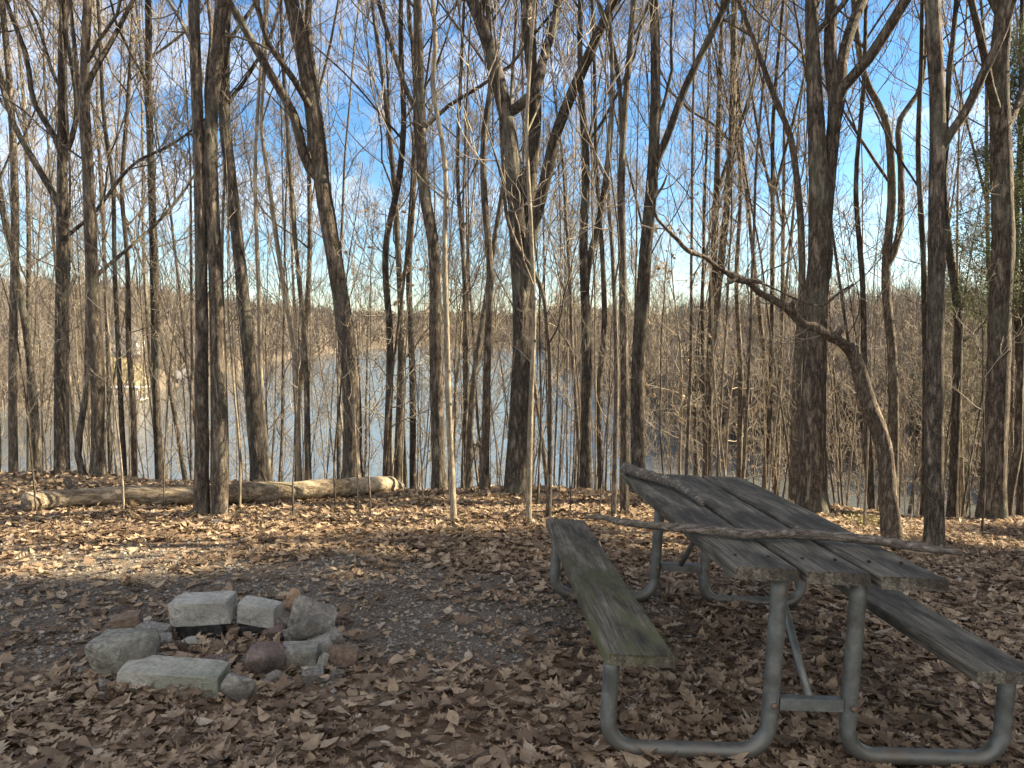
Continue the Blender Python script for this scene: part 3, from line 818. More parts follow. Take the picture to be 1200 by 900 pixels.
spots = []
tries = 0
while len(spots) < 205 and tries < 16000:
    tries += 1
    y = 9.6 + 26 * rnd.random() ** 0.9
    px = rnd.uniform(-190, 1390)
    x = (px - 600) / F * y
    if any((x - a) ** 2 + (y - b_) ** 2 < (0.62 + .025 * y) ** 2 for a, b_, *_ in spots): continue
    if G(x, y) < LAKE + 0.3: continue
    if px > 1205 and (y < 24 or rnd.random() < .5): continue
    thin = rnd.random() < 0.70
    spots.append((x, y, px, thin))
LAND.sort()
ORD = "first second third fourth fifth sixth seventh eighth ninth tenth eleventh twelfth thirteenth fourteenth fifteenth sixteenth seventeenth eighteenth nineteenth twentieth".split()
ORD += ["twenty-" + o for o in ORD[:9]] + ["thirtieth"] + ["thirty-" + o for o in ORD[:9]]
lx = [a for a, _ in LAND]
made = []
for k, (x, y, px, thin) in enumerate(spots):
    (tm, cm), word = (POLES if thin else KINDS)[rnd.randrange(5 if thin else 11)]
    sc = rnd.uniform(.8, 1.2)
    z = G(x, y)
    t = thing("bare_tree", "x", "tree", (x, y, z), "bare trees on the slope below the crest")
    t.rotation_euler = (rnd.gauss(0, .025), rnd.gauss(0, .025), rnd.uniform(0, 6.28)); t.scale = (sc, sc, sc)
    a = link("trunk", tm, t); b_ = link("crown", cm, t)
    made.append((px, word, t))
made.sort(key=lambda q: q[0])
cnt = {}
for px, word, t in made:
    i = int(np.searchsorted(lx, px))
    key = (i, word); cnt[key] = cnt.get(key, 0) + 1
    o = ORD[cnt[key] - 1]
    if i == 0: lab = f"{o} {word} bare tree from the edge toward {LAND[0][1]}"
    elif i == len(lx): lab = f"{o} {word} bare tree beyond {LAND[-1][1]}, farther out"
    else: lab = f"{o} {word} slope tree from {LAND[i - 1][1][4:]} to {LAND[i][1][4:]}"
    # keep within sixteen words
    lab = lab.replace("going from the", "from the").replace("the arching-limbed tree", "the arching-limbed tree")
    t["label"] = lab

# ---------------------------- saplings on the crest: thin whips in front
def whip(h, r0, mat, n1=7):
    P = [np.zeros(3)]; d = np.array([rnd.gauss(0, .05), rnd.gauss(0, .05), 1.0])
    for k in range(10):
        d = unit(d + rng.standard_normal(3) * 0.05 + np.array([0, 0, .05])); P.append(P[-1] + d * h / 10)
    full = resample(np.c_[np.array(P), r0 * np.linspace(1, .25, 11)], 26)
    full[0, 2] -= .05
    mb = MB(); mb.tube(full[None, :, :3], full[None, :, 3], 6, False, .05)
    tm = mb.mesh("stem", M[mat])
    mb = MB()
    b1, r1 = grow(full[None, :, :3], full[None, :, 3], n1, .3, 1, .22, .8, 7, .35, .16, .6, .003, .4)
    b2, r2 = grow(b1, r1, 4, .2, 1, .5, .8, 5, .2, .18, .7, .0024, .5); b3, r3 = grow(b2, r2, 2, .2, 1, .6, .8, 4, .1, .2, .7, .002, .5)
    mb.tube(b1, r1, 4); mb.tube(b2, r2, 3); mb.tube(b3, r3, 3)
    return tm, mb.mesh("crown", M["twig_pale" if rnd.random() < .5 else "twig_grey"])


WH = [whip(rnd.uniform(2.2, 3.6), rnd.uniform(.008, .012), ["bark_pale", "bark_grey", "bark_brown"][k % 3]) for k in range(6)]
WS = [(281, 600, "thin whip sapling standing just past the twin trunk, before the log"),
      (344, 607, "whip sapling in the leaves before the middle of the log"),
      (393, 592, "short whip sapling close before the seam of the two logs"),
      (420, 612, "whip sapling before the cut log, first of a near pair"),
      (434, 613, "whip sapling before the cut log, second of a near pair"),
      (43, 604, "whip sapling at the broken dark end of the log"),
      (145, 600, "whip sapling before the shadowed underside of the log"),
      (192, 598, "whip sapling before the log, nearest the twin trunk on its outer side"),
      (630, 596, "whip sapling between the two young trees before the three-stemmed trunk"),
      (655, 590, "whip sapling just past the bending young tree"),
      (668, 604, "whip sapling nearest the mossy bench's far end"),
      (702, 612, "whip sapling in the gap between the mossy bench and the tabletop"),
      (1012, 618, "whip sapling before the broken leaning tree"),
      (1137, 606, "whip sapling past the straight side-limbed trunk"),
      (1150, 628, "low whip sapling in the leaves beneath the cedar-wrapped trunk"),
      (585, 584, "whip sapling just before the three-stemmed trunk's foot, on its outer side"),
      (496, 590, "whip sapling right before the small stump")]
for k, (px, py, lab) in enumerate(WS):
    p = hit(px, py); tm, cm = WH[k % 6]
    t = thing("sapling", lab, "sapling", p, "whip saplings on the crest")
    t.rotation_euler = (0, 0, rnd.uniform(0, 6.28)); s = rnd.uniform(.7, 1.1); t.scale = (s, s, s)
    link("stem", tm, t); link("crown", cm, t)


brush = []
for k in range(60):
    y = 8.7 + 3.6 * rnd.random(); px = rnd.uniform(-40, 1195); x = (px - 600) / F * y
    brush.append((px, x, y))
brush.sort(); cnt = {}
poles = []
while len(poles) < 75:
    y = 8.9 + 13 * rnd.random(); px = rnd.uniform(-30, 1190)
    poles.append((px, (px - 600) / F * y, y))
poles.sort()
for k, (px, x, y) in enumerate(poles):
    i = int(np.searchsorted(lx, px)); cnt[i] = cnt.get(i, 0) + 1; o = ORD[cnt[i] - 1]
    if i == 0: lab = f"{o} wand-thin sapling from the edge to {LAND[0][1][4:]}"
    elif i == len(lx): lab = f"{o} wand-thin sapling outward of {LAND[-1][1][4:]}"
    else: lab = f"{o} wand-thin sapling from {LAND[i - 1][1][4:]} to {LAND[i][1][4:]}"
    (tm, cm), _w = POLES[rnd.randrange(5)]
    t = thing("sapling", lab, "sapling", (x, y, G(x, y)), "wand-thin saplings on the slope")
    t.rotation_euler = (rnd.gauss(0, .03), rnd.gauss(0, .03), rnd.uniform(0, 6.28)); q = rnd.uniform(.55, .85); t.scale = (q * .8, q * .8, q)
    link("trunk", tm, t); link("crown", cm, t)
cnt = {}
for k, (px, x, y) in enumerate(brush):
    i = int(np.searchsorted(lx, px)); cnt[i] = cnt.get(i, 0) + 1; o = ORD[cnt[i] - 1]
    if i == 0: lab = f"{o} wispy shrub past the crest from the edge to {LAND[0][1][4:]}"
    elif i == len(lx): lab = f"{o} wispy shrub past the crest outward of {LAND[-1][1][4:]}"
    else: lab = f"{o} wispy shrub from {LAND[i - 1][1][4:]} to {LAND[i][1][4:]}"
    tm, cm = WH[k % 6]
    t = thing("shrub", lab, "shrub", (x, y, G(x, y)), "wispy shrubs just past the crest")
    t.rotation_euler = (rnd.gauss(0, .06), rnd.gauss(0, .06), rnd.uniform(0, 6.28)); s = rnd.uniform(.8, 1.35); t.scale = (s, s, s)
    link("stem", tm, t); link("crown", cm, t)


# leaf clouds ------------------------------------------------------------------
OUT = np.array([(0, .012), (.12, .02), (.24, .15), (.30, .07), (.44, .28), (.49, .09), (.66, .33), (.71, .11), (.86, .21), (.89, .08), (1, .0)])


OUT2 = np.array([(0, .012), (.12, .03), (.22, .13), (.32, .19), (.44, .22), (.54, .225), (.64, .20), (.74, .16), (.84, .10), (.93, .045), (1, .0)])


def leaves_mesh(name, pos, size, tilt, mat, simple=False, curl=1.0):
    N = len(pos)
    kind2 = rng.random(N) < .42
    if simple:
        u = np.array([0, .5, 1.0, .35, .65, .35, .65]); v = np.array([0, 0, 0, .26, .24, -.26, -.24])
        Fq = [np.array([[0, 3, 4, 1], [0, 1, 6, 5]])[:, ::-1], np.array([[1, 4, 2], [1, 2, 6]])]
        faces_t = [np.array([[0, 1, 4, 3], [0, 5, 6, 1]]), np.array([[1, 2, 4], [1, 6, 2]])]
    else:
        k = len(OUT)
        u = np.concatenate([OUT[:, 0], OUT[:, 0], OUT[:, 0]]); v = np.concatenate([np.zeros(k), OUT[:, 1], -OUT[:, 1]])
        a = np.arange(k - 1)
        faces_t = [np.concatenate([np.stack([a, a + 1, a + 1 + k, a + k], -1), np.stack([a, a + 2 * k, a + 1 + 2 * k, a + 1], -1)])]
    nv = len(u)
    c1 = rng.normal(0.3, .55, (N, 1)) * curl; c2 = rng.normal(0.25, .55, (N, 1)) * curl; c3 = rng.normal(0, .5, (N, 1)) * curl
    x = np.repeat(u[None], N, 0) - .5; w = rng.uniform(.75, 1.2, (N, 1)); yv = v[None] * w
    if not simple:
        k = len(OUT); v2 = np.concatenate([np.zeros(k), OUT2[:, 1], -OUT2[:, 1]])
        yv = np.where(kind2[:, None], v2[None] * w, yv); x = np.where(kind2[:, None], np.repeat(np.concatenate([OUT2[:, 0]] * 3)[None], N, 0) - .5, x)
    z = c1 * yv ** 2 * 2 + c2 * x ** 2 + c3 * x * yv + rng.normal(0, .018, (N, nv)) * curl
    L = np.stack([x, yv, z], -1) * np.asarray(size).reshape(N, 1, 1)
    az = rng.uniform(0, 6.283, N); tx = rng.normal(0, tilt, N); ty = rng.normal(0, tilt, N)
    def rot(ax, an):
        c, s = np.cos(an), np.sin(an); m = np.zeros((N, 3, 3)); i, j = [(1, 2), (2, 0), (0, 1)][ax]
        m[:, ax, ax] = 1; m[:, i, i] = c; m[:, j, j] = c; m[:, i, j] = -s; m[:, j, i] = s
        return m
    Rm = rot(2, az) @ rot(1, ty) @ rot(0, tx)
    Vv = np.einsum("nij,nvj->nvi", Rm, L) + np.asarray(pos)[:, None, :]
    fs = [(f[None] + (np.arange(N) * nv)[:, None, None]).reshape(-1, f.shape[1]) for f in faces_t]
    me = mesh_np(name, Vv.reshape(-1, 3), fs, mat)
    tone = np.repeat(rng.beta(1.0, 1.7, N).astype(np.float32), nv)
    at_ = me.attributes.new("tone", "FLOAT", "POINT"); at_.data.foreach_set("value", tone)
    return me


def gravel_d(x, y):
    d = ((x + 1.9) / 3.1) ** 2 + ((y - 4.15) / 1.05) ** 2 + 0.45 * hsh(x * 2.7 + 1, y * 2.7) + .2 * hsh(x * 6.1, y * 5.7)
    return d


def litter():
    n = 165000
    y = 1.3 + 8.4 * rng.random(n) ** 0.85
    x = (rng.random(n) * 2 - 1) * (y * 0.667 * 1.1 + 1.5)
    d = gravel_d(x, y)
    keep = rng.random(n) < np.clip(.13 + .9 * (d - .55) / .9, .13, 1.0) * np.where((y > 2.2) & (y < 4.2) & (x > -.7) & (x < .35), .45, 1.0)
    # clumps
    keep &= rng.random(n) < np.clip(.75 + .45 * hsh(x * 3.3, y * 3.1), .25, 1)
    # inside the fire ring fewer
    x, y = x[keep], y[keep]
    z = ground(x, y) + rng.random(len(x)) ** 2 * .035 + .008
    near = y < 7.3
    me = leaves_mesh("leaf_litter", np.stack([x, y, z], -1)[near], np.clip(rng.normal(.068, .026, near.sum()),   .025, .13), .2, M["leaf"])
    tag(link("leaf_litter", me), "fallen oak leaves carpeting the clearing", kind="stuff")
    fa = ~near
    me = leaves_mesh("leaf_litter", np.stack([x, y, z], -1)[fa], rng.uniform(.055, .11, fa.sum()), .38, M["leaf"], True)
    tag(link("leaf_litter", me), "dry fallen leaves along the sunlit crest", kind="stuff")
    # crumbled leaf bits between the whole leaves
    n = 26000
    y = 2.0 + 5.2 * rng.random(n); x = (rng.random(n) * 2 - 1) * (y * .70 + .4)
    kp = rng.random(n) < np.where(gravel_d(x, y) < 1.3, .55, .3); x, y = x[kp], y[kp]
    me = leaves_mesh("leaf_crumbs", np.stack([x, y, ground(x, y) + .006 + .008 * rng.random(len(x))], -1), rng.uniform(.012, .042, len(x)), .35, M["leaf"], True)
    tag(link("leaf_crumbs", me), "crumbled bits of brown leaf strewn over the gravel", kind="stuff")
    # gravel grit
    n = 15000
    y = 3.0 + 2.6 * rng.random(n); x = -4.6 + 5.6 * rng.random(n)
    kp = gravel_d(x, y) < 1.25
    x, y = x[kp], y[kp]; n = len(x)
    oc = np.array([(1, 0, 0), (-1, 0, 0), (0, 1, 0), (0, -1, 0), (0, 0, 1), (0, 0, -1)], float)
    fc = np.array([(0, 2, 4), (2, 1, 4), (1, 3, 4), (3, 0, 4), (2, 0, 5), (1, 2, 5), (3, 1, 5), (0, 3, 5)])
    s = .004 + .011 * rng.random(n) ** 3
    a = rng.uniform(0, 6.28, n); c, sn = np.cos(a), np.sin(a)
    v = oc[None] * rng.uniform(.6, 1.4, (n, 6, 1)) * s[:, None, None] * np.array([1.2, 1, .7])
    v = np.stack([v[..., 0] * c[:, None] - v[..., 1] * sn[:, None], v[..., 0] * sn[:, None] + v[..., 1] * c[:, None], v[..., 2]], -1)
    v += np.stack([x, y, ground(x, y) + s * .3], -1)[:, None]
    me = mesh_np("gravel", v.reshape(-1, 3), [(fc[None] + (np.arange(n) * 6)[:, None, None]).reshape(-1, 3)], M["char"], smooth=False)
    tag(link("gravel", me), "dark loose gravel in the bare patch of the clearing", kind="stuff")
    # twig litter
    n = 170
    y = 2.0 + 6.5 * rng.random(n); x = (rng.random(n) * 2 - 1) * (y * .72)
    ln = rng.uniform(.06, .28, n); a = rng.uniform(0, 6.28, n)
    P = np.stack([np.stack([x + np.cos(a + .2 * np.sin(k * 2.)) * ln * (k / 3 - .5), y + np.sin(a + .2 * np.sin(k * 2.)) * ln * (k / 3 - .5), np.zeros(n)], -1) for k in range(4)], 1)
    P[..., 2] = ground(P[..., 0], P[..., 1]) + .025 + rng.uniform(0, .012, (n, 4))
    mb = MB(); mb.tube(P, np.repeat(rng.uniform(.0012, .003, n)[:, None], 4, 1), 5)
    tag(link("twig_litter", mb.mesh("twig_litter", M["twig_dark"])), "small fallen twigs scattered among the leaves", kind="stuff")
    # few grass blades
    n = 900
    cs = [hit(1020, 618), hit(112, 560), hit(1010, 612), hit(880, 590)]
    pts = []
    for k in range(n):
        c_ = cs[k % 4]; pts.append((c_[0] + rnd.gauss(0, .16), c_[1] + rnd.gauss(0, .12)))
    pts = np.array(pts); a = rng.uniform(0, 6.28, n); h = rng.uniform(.03, .10, n)
    z = ground(pts[:, 0], pts[:, 1])
    b0 = np.stack([pts[:, 0], pts[:, 1], z], -1); w = np.stack([np.cos(a), np.sin(a), 0 * a], -1) * .0025
    tip = b0 + np.stack([np.sin(a) * h * .6, np.cos(a) * h * .6, h], -1)
    mid = (b0 + tip) / 2 + np.stack([0 * a, 0 * a, h * .15], -1)
    v = np.stack([b0 - w, b0 + w, mid + w * .7, mid - w * .7, tip], 1)
    me = mesh_np("grass", v.reshape(-1, 3), [(np.array([[0, 1, 2, 3]])[None] + (np.arange(n) * 5)[:, None, None]).reshape(-1, 4), (np.array([[3, 2, 4]])[None] + (np.arange(n) * 5)[:, None, None]).reshape(-1, 3)], M["grass"])
    tag(link("grass", me), "sparse green grass poking through the leaves", kind="stuff")


litter()

# beech sapling with clinging tan leaves
def beech(px, y0, h, label, nl):
    x = (px - 600) / F * y0; z = G(x, y0)
    t = thing("beech_sapling", label, "sapling", (x, y0, z), "beech saplings keeping their dry leaves")
    P = [np.zeros(3)]; d = np.array([0, 0, 1.0])
    for k in range(9):
        d = unit(d + rng.standard_normal(3) * .05); P.append(P[-1] + d * h / 9)
    full = resample(np.c_[np.array(P), .035 * np.linspace(1, .15, 10)], 26)
    mb = MB(); mb.tube(full[None, :, :3], full[None, :, 3], 7); link("trunk", mb.mesh("trunk", M["bark_pale"]), t)
    b1, r1 = grow(full[None, :, :3], full[None, :, 3], 18, .3, 1, .26, 1.2, 7, .05, .12, .5, .004, .4)
    b2, r2 = grow(b1, r1, 6, .2, 1, .5, .8, 5, 0, .15, .6, .003, .5); b3, r3 = grow(b2, r2, 3, .2, 1, .6, .8, 4, 0, .15, .7, .0025, .5)
    mb = MB(); mb.tube(b1, r1, 4); mb.tube(b2, r2, 3); mb.tube(b3, r3, 3); cr = link("crown", mb.mesh("crown", M["twig_pale"]), t)
    ends = b3[:, 1:].reshape(-1, 3); sel = ends[rng.choice(len(ends), nl, replace=False)] + rng.normal(0, .03, (nl, 3))
    link("foliage", leaves_mesh("foliage", sel, rng.uniform(.06, .1, nl), 1.0, M["beech"], True), t)


beech(800, 12.5, 5.6, "beech sapling holding tan dry leaves, beyond the far end of the table", 170)
beech(850, 14.5, 6.0, "paler beech sapling with few dry leaves, beyond the middle of the tabletop", 90)
beech(462, 11.0, 4.6, "beech sapling with scant tan leaves behind the cut end of the log", 45)


# evergreens ------------------------------------------------------------------
def needle_cloud(paths, n, size, spread):
    N, K, _ = paths.shape
    ii = rng.integers(0, N, n); tt = rng.uniform(.15, 1, n) * (K - 1); k = np.clip(tt.astype(int), 0, K - 2); f = (tt - k)[:, None]
    p = paths[ii, k] * (1 - f) + paths[ii, k + 1] * f + rng.normal(0, spread, (n, 3))
    d = unit(unit(paths[ii, k + 1] - paths[ii, k]) + rng.normal(0, .6, (n, 3)))
    s = unit(np.cross(d, rng.standard_normal((n, 3))))
    L = (size * rng.uniform(.5, 1.3, n))[:, None]; w = L * .16
    v = np.stack([p - s * w * .3, p + d * L * .5 - s * w, p + d * L, p + d * L * .5 + s * w], 1)
    f4 = (np.array([[0, 1, 2, 3]])[None] + (np.arange(n) * 4)[:, None, None]).reshape(-1, 4)
    tone = np.repeat(rng.random(n).astype(np.float32), 4)
    return v.reshape(-1, 3), f4, tone


def evergreen_meshes(h, r0, low, width, nb, nn, size, tap=.8):
    P = np.stack([np.zeros(12), np.zeros(12), np.linspace(-.2, h, 12)], -1); P[1:, :2] += np.cumsum(rng.normal(0, .03, (11, 2)), 0)
    Rr = r0 * np.linspace(1, .06, 12)
    mb = MB(); mb.tube(P[None], Rr[None], 10, False, .04); tm = mb.mesh("trunk", M["bark_brown"])
    b1, r1 = grow(P[None], Rr[None], nb, low, .99, width / h, 1.35, 7, .08, .07, .4, .008, .3, .3, width * 1.3, taper=tap)
    b2, r2 = grow(b1, r1, 7, .12, 1, .42, .8, 5, .02, .1, .6, .004, .5)
    mb = MB(); mb.tube(b1, r1, 5); mb.tube(b2, r2, 3)
    cm = mb.mesh("crown", M["twig_dark"])
    v, f4, tone = needle_cloud(np.concatenate([b2]), nn, size, .07)
    fm = mesh_np("foliage", v, [f4], M["needle"], smooth=False)
    a = fm.attributes.new("tone", "FLOAT", "POINT"); a.data.foreach_set("value", tone)
    return tm, cm, fm


def put_evergreen(ms, loc, label, name, group=None, sc=1.0):
    t = thing(name, label, "tree", (loc[0], loc[1], G(loc[0], loc[1])), group); t.scale = (sc, sc, sc); t.rotation_euler = (0, 0, rnd.uniform(0, 6.28))
    link("trunk", ms[0], t); c = link("crown", ms[1], t); link("foliage", ms[2], t)


ced = evergreen_meshes(5.6, .05, .40, .95, 56, 44000, .036)
put_evergreen(ced, ((1186 - 600) / F * 8.8, 8.8), "young green cedar with feathery sprays hugging the stout forked trunk", "cedar_tree")
ced2 = evergreen_meshes(5.4, .06, .3, .9, 34, 5000, .042)
put_evergreen(ced2, ((1128 - 600) / F * 12.5, 12.5), "thin sparse cedar on the slope behind the kinked side branch", "cedar_tree")
big = evergreen_meshes(15.5, .2, .06, 2.3, 190, 130000, .28, .45)
for k, (x, y, s) in enumerate([(8.2, 3.9, .95), (9.6, -0.4, 1.0), (13.2, 4.9, 1.15), (18.5, 6.0, 1.35), (24.5, 7.1, 1.55), (14.0, 1.0, 1.1)]):
    put_evergreen(big, (x, y), "tall dense pine standing beside the clearing, shading the picnic table", "pine_tree", "pines shading the clearing", s)

# ------------------------------------------------------------------ logs and stump
def log(label, path, w, mat, end_cap=True, sink=-.25):
    pts = []
    for px, py in path:
        p = hit(px, py); r_ = w / 2 / F * p[1]
        pts.append((p[0], p[1], p[2] + r_ * (1 - sink), r_))
    q = resample(np.array(pts), 60); loc = q[30, :3].copy(); loc[2] = G(loc[0], loc[1])
    q[:, 3] *= 1 + .05 * np.sin(np.arange(60) * .5)
    t = thing("fallen_log", label, "log", loc, "fallen logs on the crest")
    mb = MB(); mb.tube(q[None, :, :3], q[None, :, 3], 20, True, .05)
    link("bark", mb.mesh("bark", M[mat], loc), t)
    d = unit(q[-1, :3] - q[-3, :3])
    P = np.stack([q[-1, :3] - d * .01, q[-1, :3] + d * .006])
    if end_cap:
        mb = MB(); mb.tube(P[None], np.full((1, 2), q[-1, 3] * .93), 18, True); link("cut_face", mb.mesh("cut_face", M["cut"], loc), t)
    return t, q, loc


M["log_bark"] = mat_bark("log_bark", (0.08, 0.06, 0.04), (0.30, 0.24, 0.165), (0.48, 0.40, 0.285), lichen=(0.24, 0.23, 0.13), lich=.4, sc=.8)
M["bare_log"] = mat_bark("bare_log", (0.20, 0.155, 0.105), (0.42, 0.345, 0.245), (0.56, 0.48, 0.36), lich=.1, sc=.8, bs=.4)
M["log_bark"].node_tree.nodes  # object-space grain runs along z; logs lie flat, so swap the stretch axis below
for n_ in [*M["log_bark"].node_tree.nodes, *M["bare_log"].node_tree.nodes]:
    if n_.type == "MAPPING":
        s = n_.inputs["Scale"].default_value; n_.inputs["Scale"].default_value = (s[2], s[0], s[0])
t, q, loc = log("long weathered log lying behind the twin trunk, dark and broken at its far tip", [(30, 604), (60, 600), (110, 597), (170, 595), (230, 594), (330, 590), (408, 586)], 23, "log_bark", False)
stub = trace([(96, 580), (84, 571), (76, 563)], q[12, 1], 11, 6, .02); s_ = resample(stub, 10)
mb = MB(); mb.tube(s_[None, :, :3], s_[None, :, 3], 9, True, .1); link("branch_stub", mb.mesh("branch_stub", M["deadwood"], loc), t)
log("short barkless log with a clean cut end, lying by the small stump", [(404, 584), (430, 581), (468, 577)], 20, "bare_log", True)
p = hit(486, 578)
t = thing("stump", "small dark tree stump past the cut end of the log", "stump", p)
mb = MB(); mb.tube(np.array([[(0, 0, -.05), (0, 0, .03), (0, 0, .08), (.005, 0, .12)]]), np.array([[.10, .085, .075, .07]]), 16, True, .07); link("bark", mb.mesh("bark", M["deadwood"]), t)
mb = MB(); mb.tube(np.array([[(.005, 0, .115), (.005, 0, .128)]]), np.array([[.062, .06]]), 14, True); link("cut_face", mb.mesh("cut_face", M["cut"]), t)

# ------------------------------------------------------------------ fire ring stones
def rock_mesh(name, sx, sy, sz, kind, seed, mat, rough=.03):
    rr = random.Random(seed); pts = []
    if kind == "block":
        for a in (-1, 1):
            for b_ in (-1, 1):
                for c in (-1, 1):
                    p = Vector((a * sx / 2 * rr.uniform(.9, 1.0), b_ * sy / 2 * rr.uniform(.86, 1.0), c * sz / 2 * rr.uniform(.86, 1.0)))
                    ch = [rr.uniform(.015, .07) * min(s, 2.2 * min(sx, sy, sz)) for s in (sx, sy, sz)]
                    if rr.random() < .25: ch = [q * 3.2 for q in ch]
                    pts += [p - Vector((a * ch[0], 0, 0)), p - Vector((0, b_ * ch[1], 0)), p - Vector((0, 0, c * ch[2]))]
    else:
        n = 30 if kind == "boulder" else 13
        for _ in range(n):
            v = Vector((rr.gauss(0, 1), rr.gauss(0, 1), rr.gauss(0, 1))).normalized()
            e = .62
            v = Vector([math.copysign(abs(q) ** e, q) for q in v])
            k = rr.uniform(.82, 1.06)
            pts.append(Vector((v.x * sx / 2 * k, v.y * sy / 2 * k, v.z * sz / 2 * k)))
    bm = bmesh.new()
    for p in pts: bm.verts.new(p)
    res = bmesh.ops.convex_hull(bm, input=bm.verts)
    bmesh.ops.delete(bm, geom=[v for v in bm.verts if not v.link_faces], context="VERTS")
    bmesh.ops.dissolve_limit(bm, angle_limit=.12, verts=bm.verts, edges=bm.edges)
    bmesh.ops.bevel(bm, geom=bm.edges[:], offset=min(sx, sy, sz) * .03, segments=1, affect="EDGES", profile=.6)
    bmesh.ops.triangulate(bm, faces=bm.faces)
    for i_, w_ in enumerate((sx, sy, sz)):
        lo = min(v.co[i_] for v in bm.verts); hi = max(v.co[i_] for v in bm.verts)
        for v in bm.verts: v.co[i_] = (v.co[i_] - (lo + hi) / 2) * w_ / (hi - lo)
    m = max(sx, sy, sz)
    for _ in range(3):
        es = [e for e in bm.edges if e.calc_length() > m * .05]
        if not es: break
        bmesh.ops.subdivide_edges(bm, edges=es, cuts=1)
        bmesh.ops.triangulate(bm, faces=bm.faces)
    off = Vector((seed * 3.1, seed * 1.7, 0))
    for v in bm.verts:
        q = v.co / (m * .8)
        nn = mnoise.fractal(q * 4 + off, 1.0, 2.0, 5) * rough + mnoise.noise(q * 1.7 + off) * rough * 1.3
        v.co += v.co.normalized() * nn * min(m, 2 * min(sx, sy, sz))
    return bm_mesh(name, bm, M[mat], sharp=R(24))


# px centre, py of its foot, width px, height px, depth ratio, kind, material, yaw, pitch, roll, lift(m), label
ST = [
    (240, 752, 58, 24, .55, "block", "stone_dark", .02, 0, 0, 0, "soot-black block carrying the big pale slab at the back of the fire ring"),
    (241, 734, 72, 30, .5, "block", "stone_pale", .03, .08, -.04, "on0", "big pale rectangular slab topmost at the back of the fire ring"),
    (298, 752, 36, 22, .8, "block", "stone_dark", .1, 0, 0, 0, "dark sooty stone under the shorter pale block of the fire ring"),
    (305, 731, 48, 26, .6, "block", "stone_pale", -.1, .02, .12, "on2", "shorter pale chipped block beside the big slab of the fire ring"),
    (320, 760, 34, 32, .9, "rock", "stone_red", .3, .2, .1, 0, "reddish dark stone inside the ring below the shorter pale block"),
    (345, 735, 20, 32, .5, "rock", "stone_tan", .2, .1, .2, .07, "small smooth orange tan stone leaning on the largest grey slab"),
    (368, 757, 60, 54, .6, "rock", "stone_grey", -.35, -.35, .2, 0, "largest grey slab tilted up at the ring's back corner"),
    (358, 772, 58, 22, .6, "rock", "stone_grey", -.5, -.2, -.45, .05, "long narrow grey flake lying on the tilted slab"),
    (352, 791, 46, 33, .7, "block", "stone_moss", .1, .05, .05, 0, "squarish speckled grey stone on the table side of the ring"),
    (389, 771, 28, 34, .8, "rock", "stone_grey", .4, .1, 0, 0, "small knobbly grey stone outside the squarish speckled one"),
    (379, 792, 20, 32, .8, "rock", "stone_moss", .8, .1, .2, 0, "upright mottled stone wedged beside the squarish speckled one"),
    (402, 784, 36, 26, .8, "rock", "stone_brown", .5, .1, .1, 0, "dark brown stone lying outermost on the table side of the ring"),
    (205, 819, 130, 34, .34, "block", "stone_slab", -.06, .10, .03, 0, "longest block with pale top and mossy face at the front of the ring"),
    (279, 832, 42, 50, .55, "rock", "stone_grey", .5, .3, .45, 0, "slanted angular grey stone against the end of the longest block"),
    (312, 800, 50, 42, .8, "boulder", "stone_red", .2, .1, .1, 0, "charred reddish stone, blackened below, inside the ring's front"),
    (319, 808, 32, 14, .6, "rock", "stone_grey", .5, .1, -.55, 0, "flat grey shard propped against the charred reddish stone"),
    (337, 806, 17, 14, .9, "rock", "stone_grey", .2, 0, 0, 0, "smallest grey pebble-like stone beside the flat shard"),
    (147, 806, 80, 64, .75, "boulder", "stone_moss", .3, .05, .05, 0, "biggest rounded boulder, grainy grey green, at the ring's outer side"),
    (150, 750, 34, 29, .6, "block", "stone_brown", .3, .1, -.15, 0, "brown brick-like stone standing behind the rounded boulder"),
    (180, 757, 38, 24, .6, "block", "stone_grey", -.2, .1, .1, 0, "low grey stone next to the brown brick-like one"),
    (242, 792, 52, 32, .8, "rock", "stone_red", .4, .1, .1, 0, "purplish grey stone in the ash behind the longest block"),
    (214, 790, 26, 24, .8, "rock", "stone_tan", .1, .1, .2, 0, "pinkish small stone in the ash beside the purplish one"),
    (224, 764, 26, 16, .8, "rock", "stone_pale", .1, .1, .1, 0, "little yellowish pale stone in the middle of the ring"),
    (128, 815, 24, 24, .8, "rock", "stone_grey", .6, .1, .1, 0, "crumbly grey stone at the foot of the rounded boulder"),
]
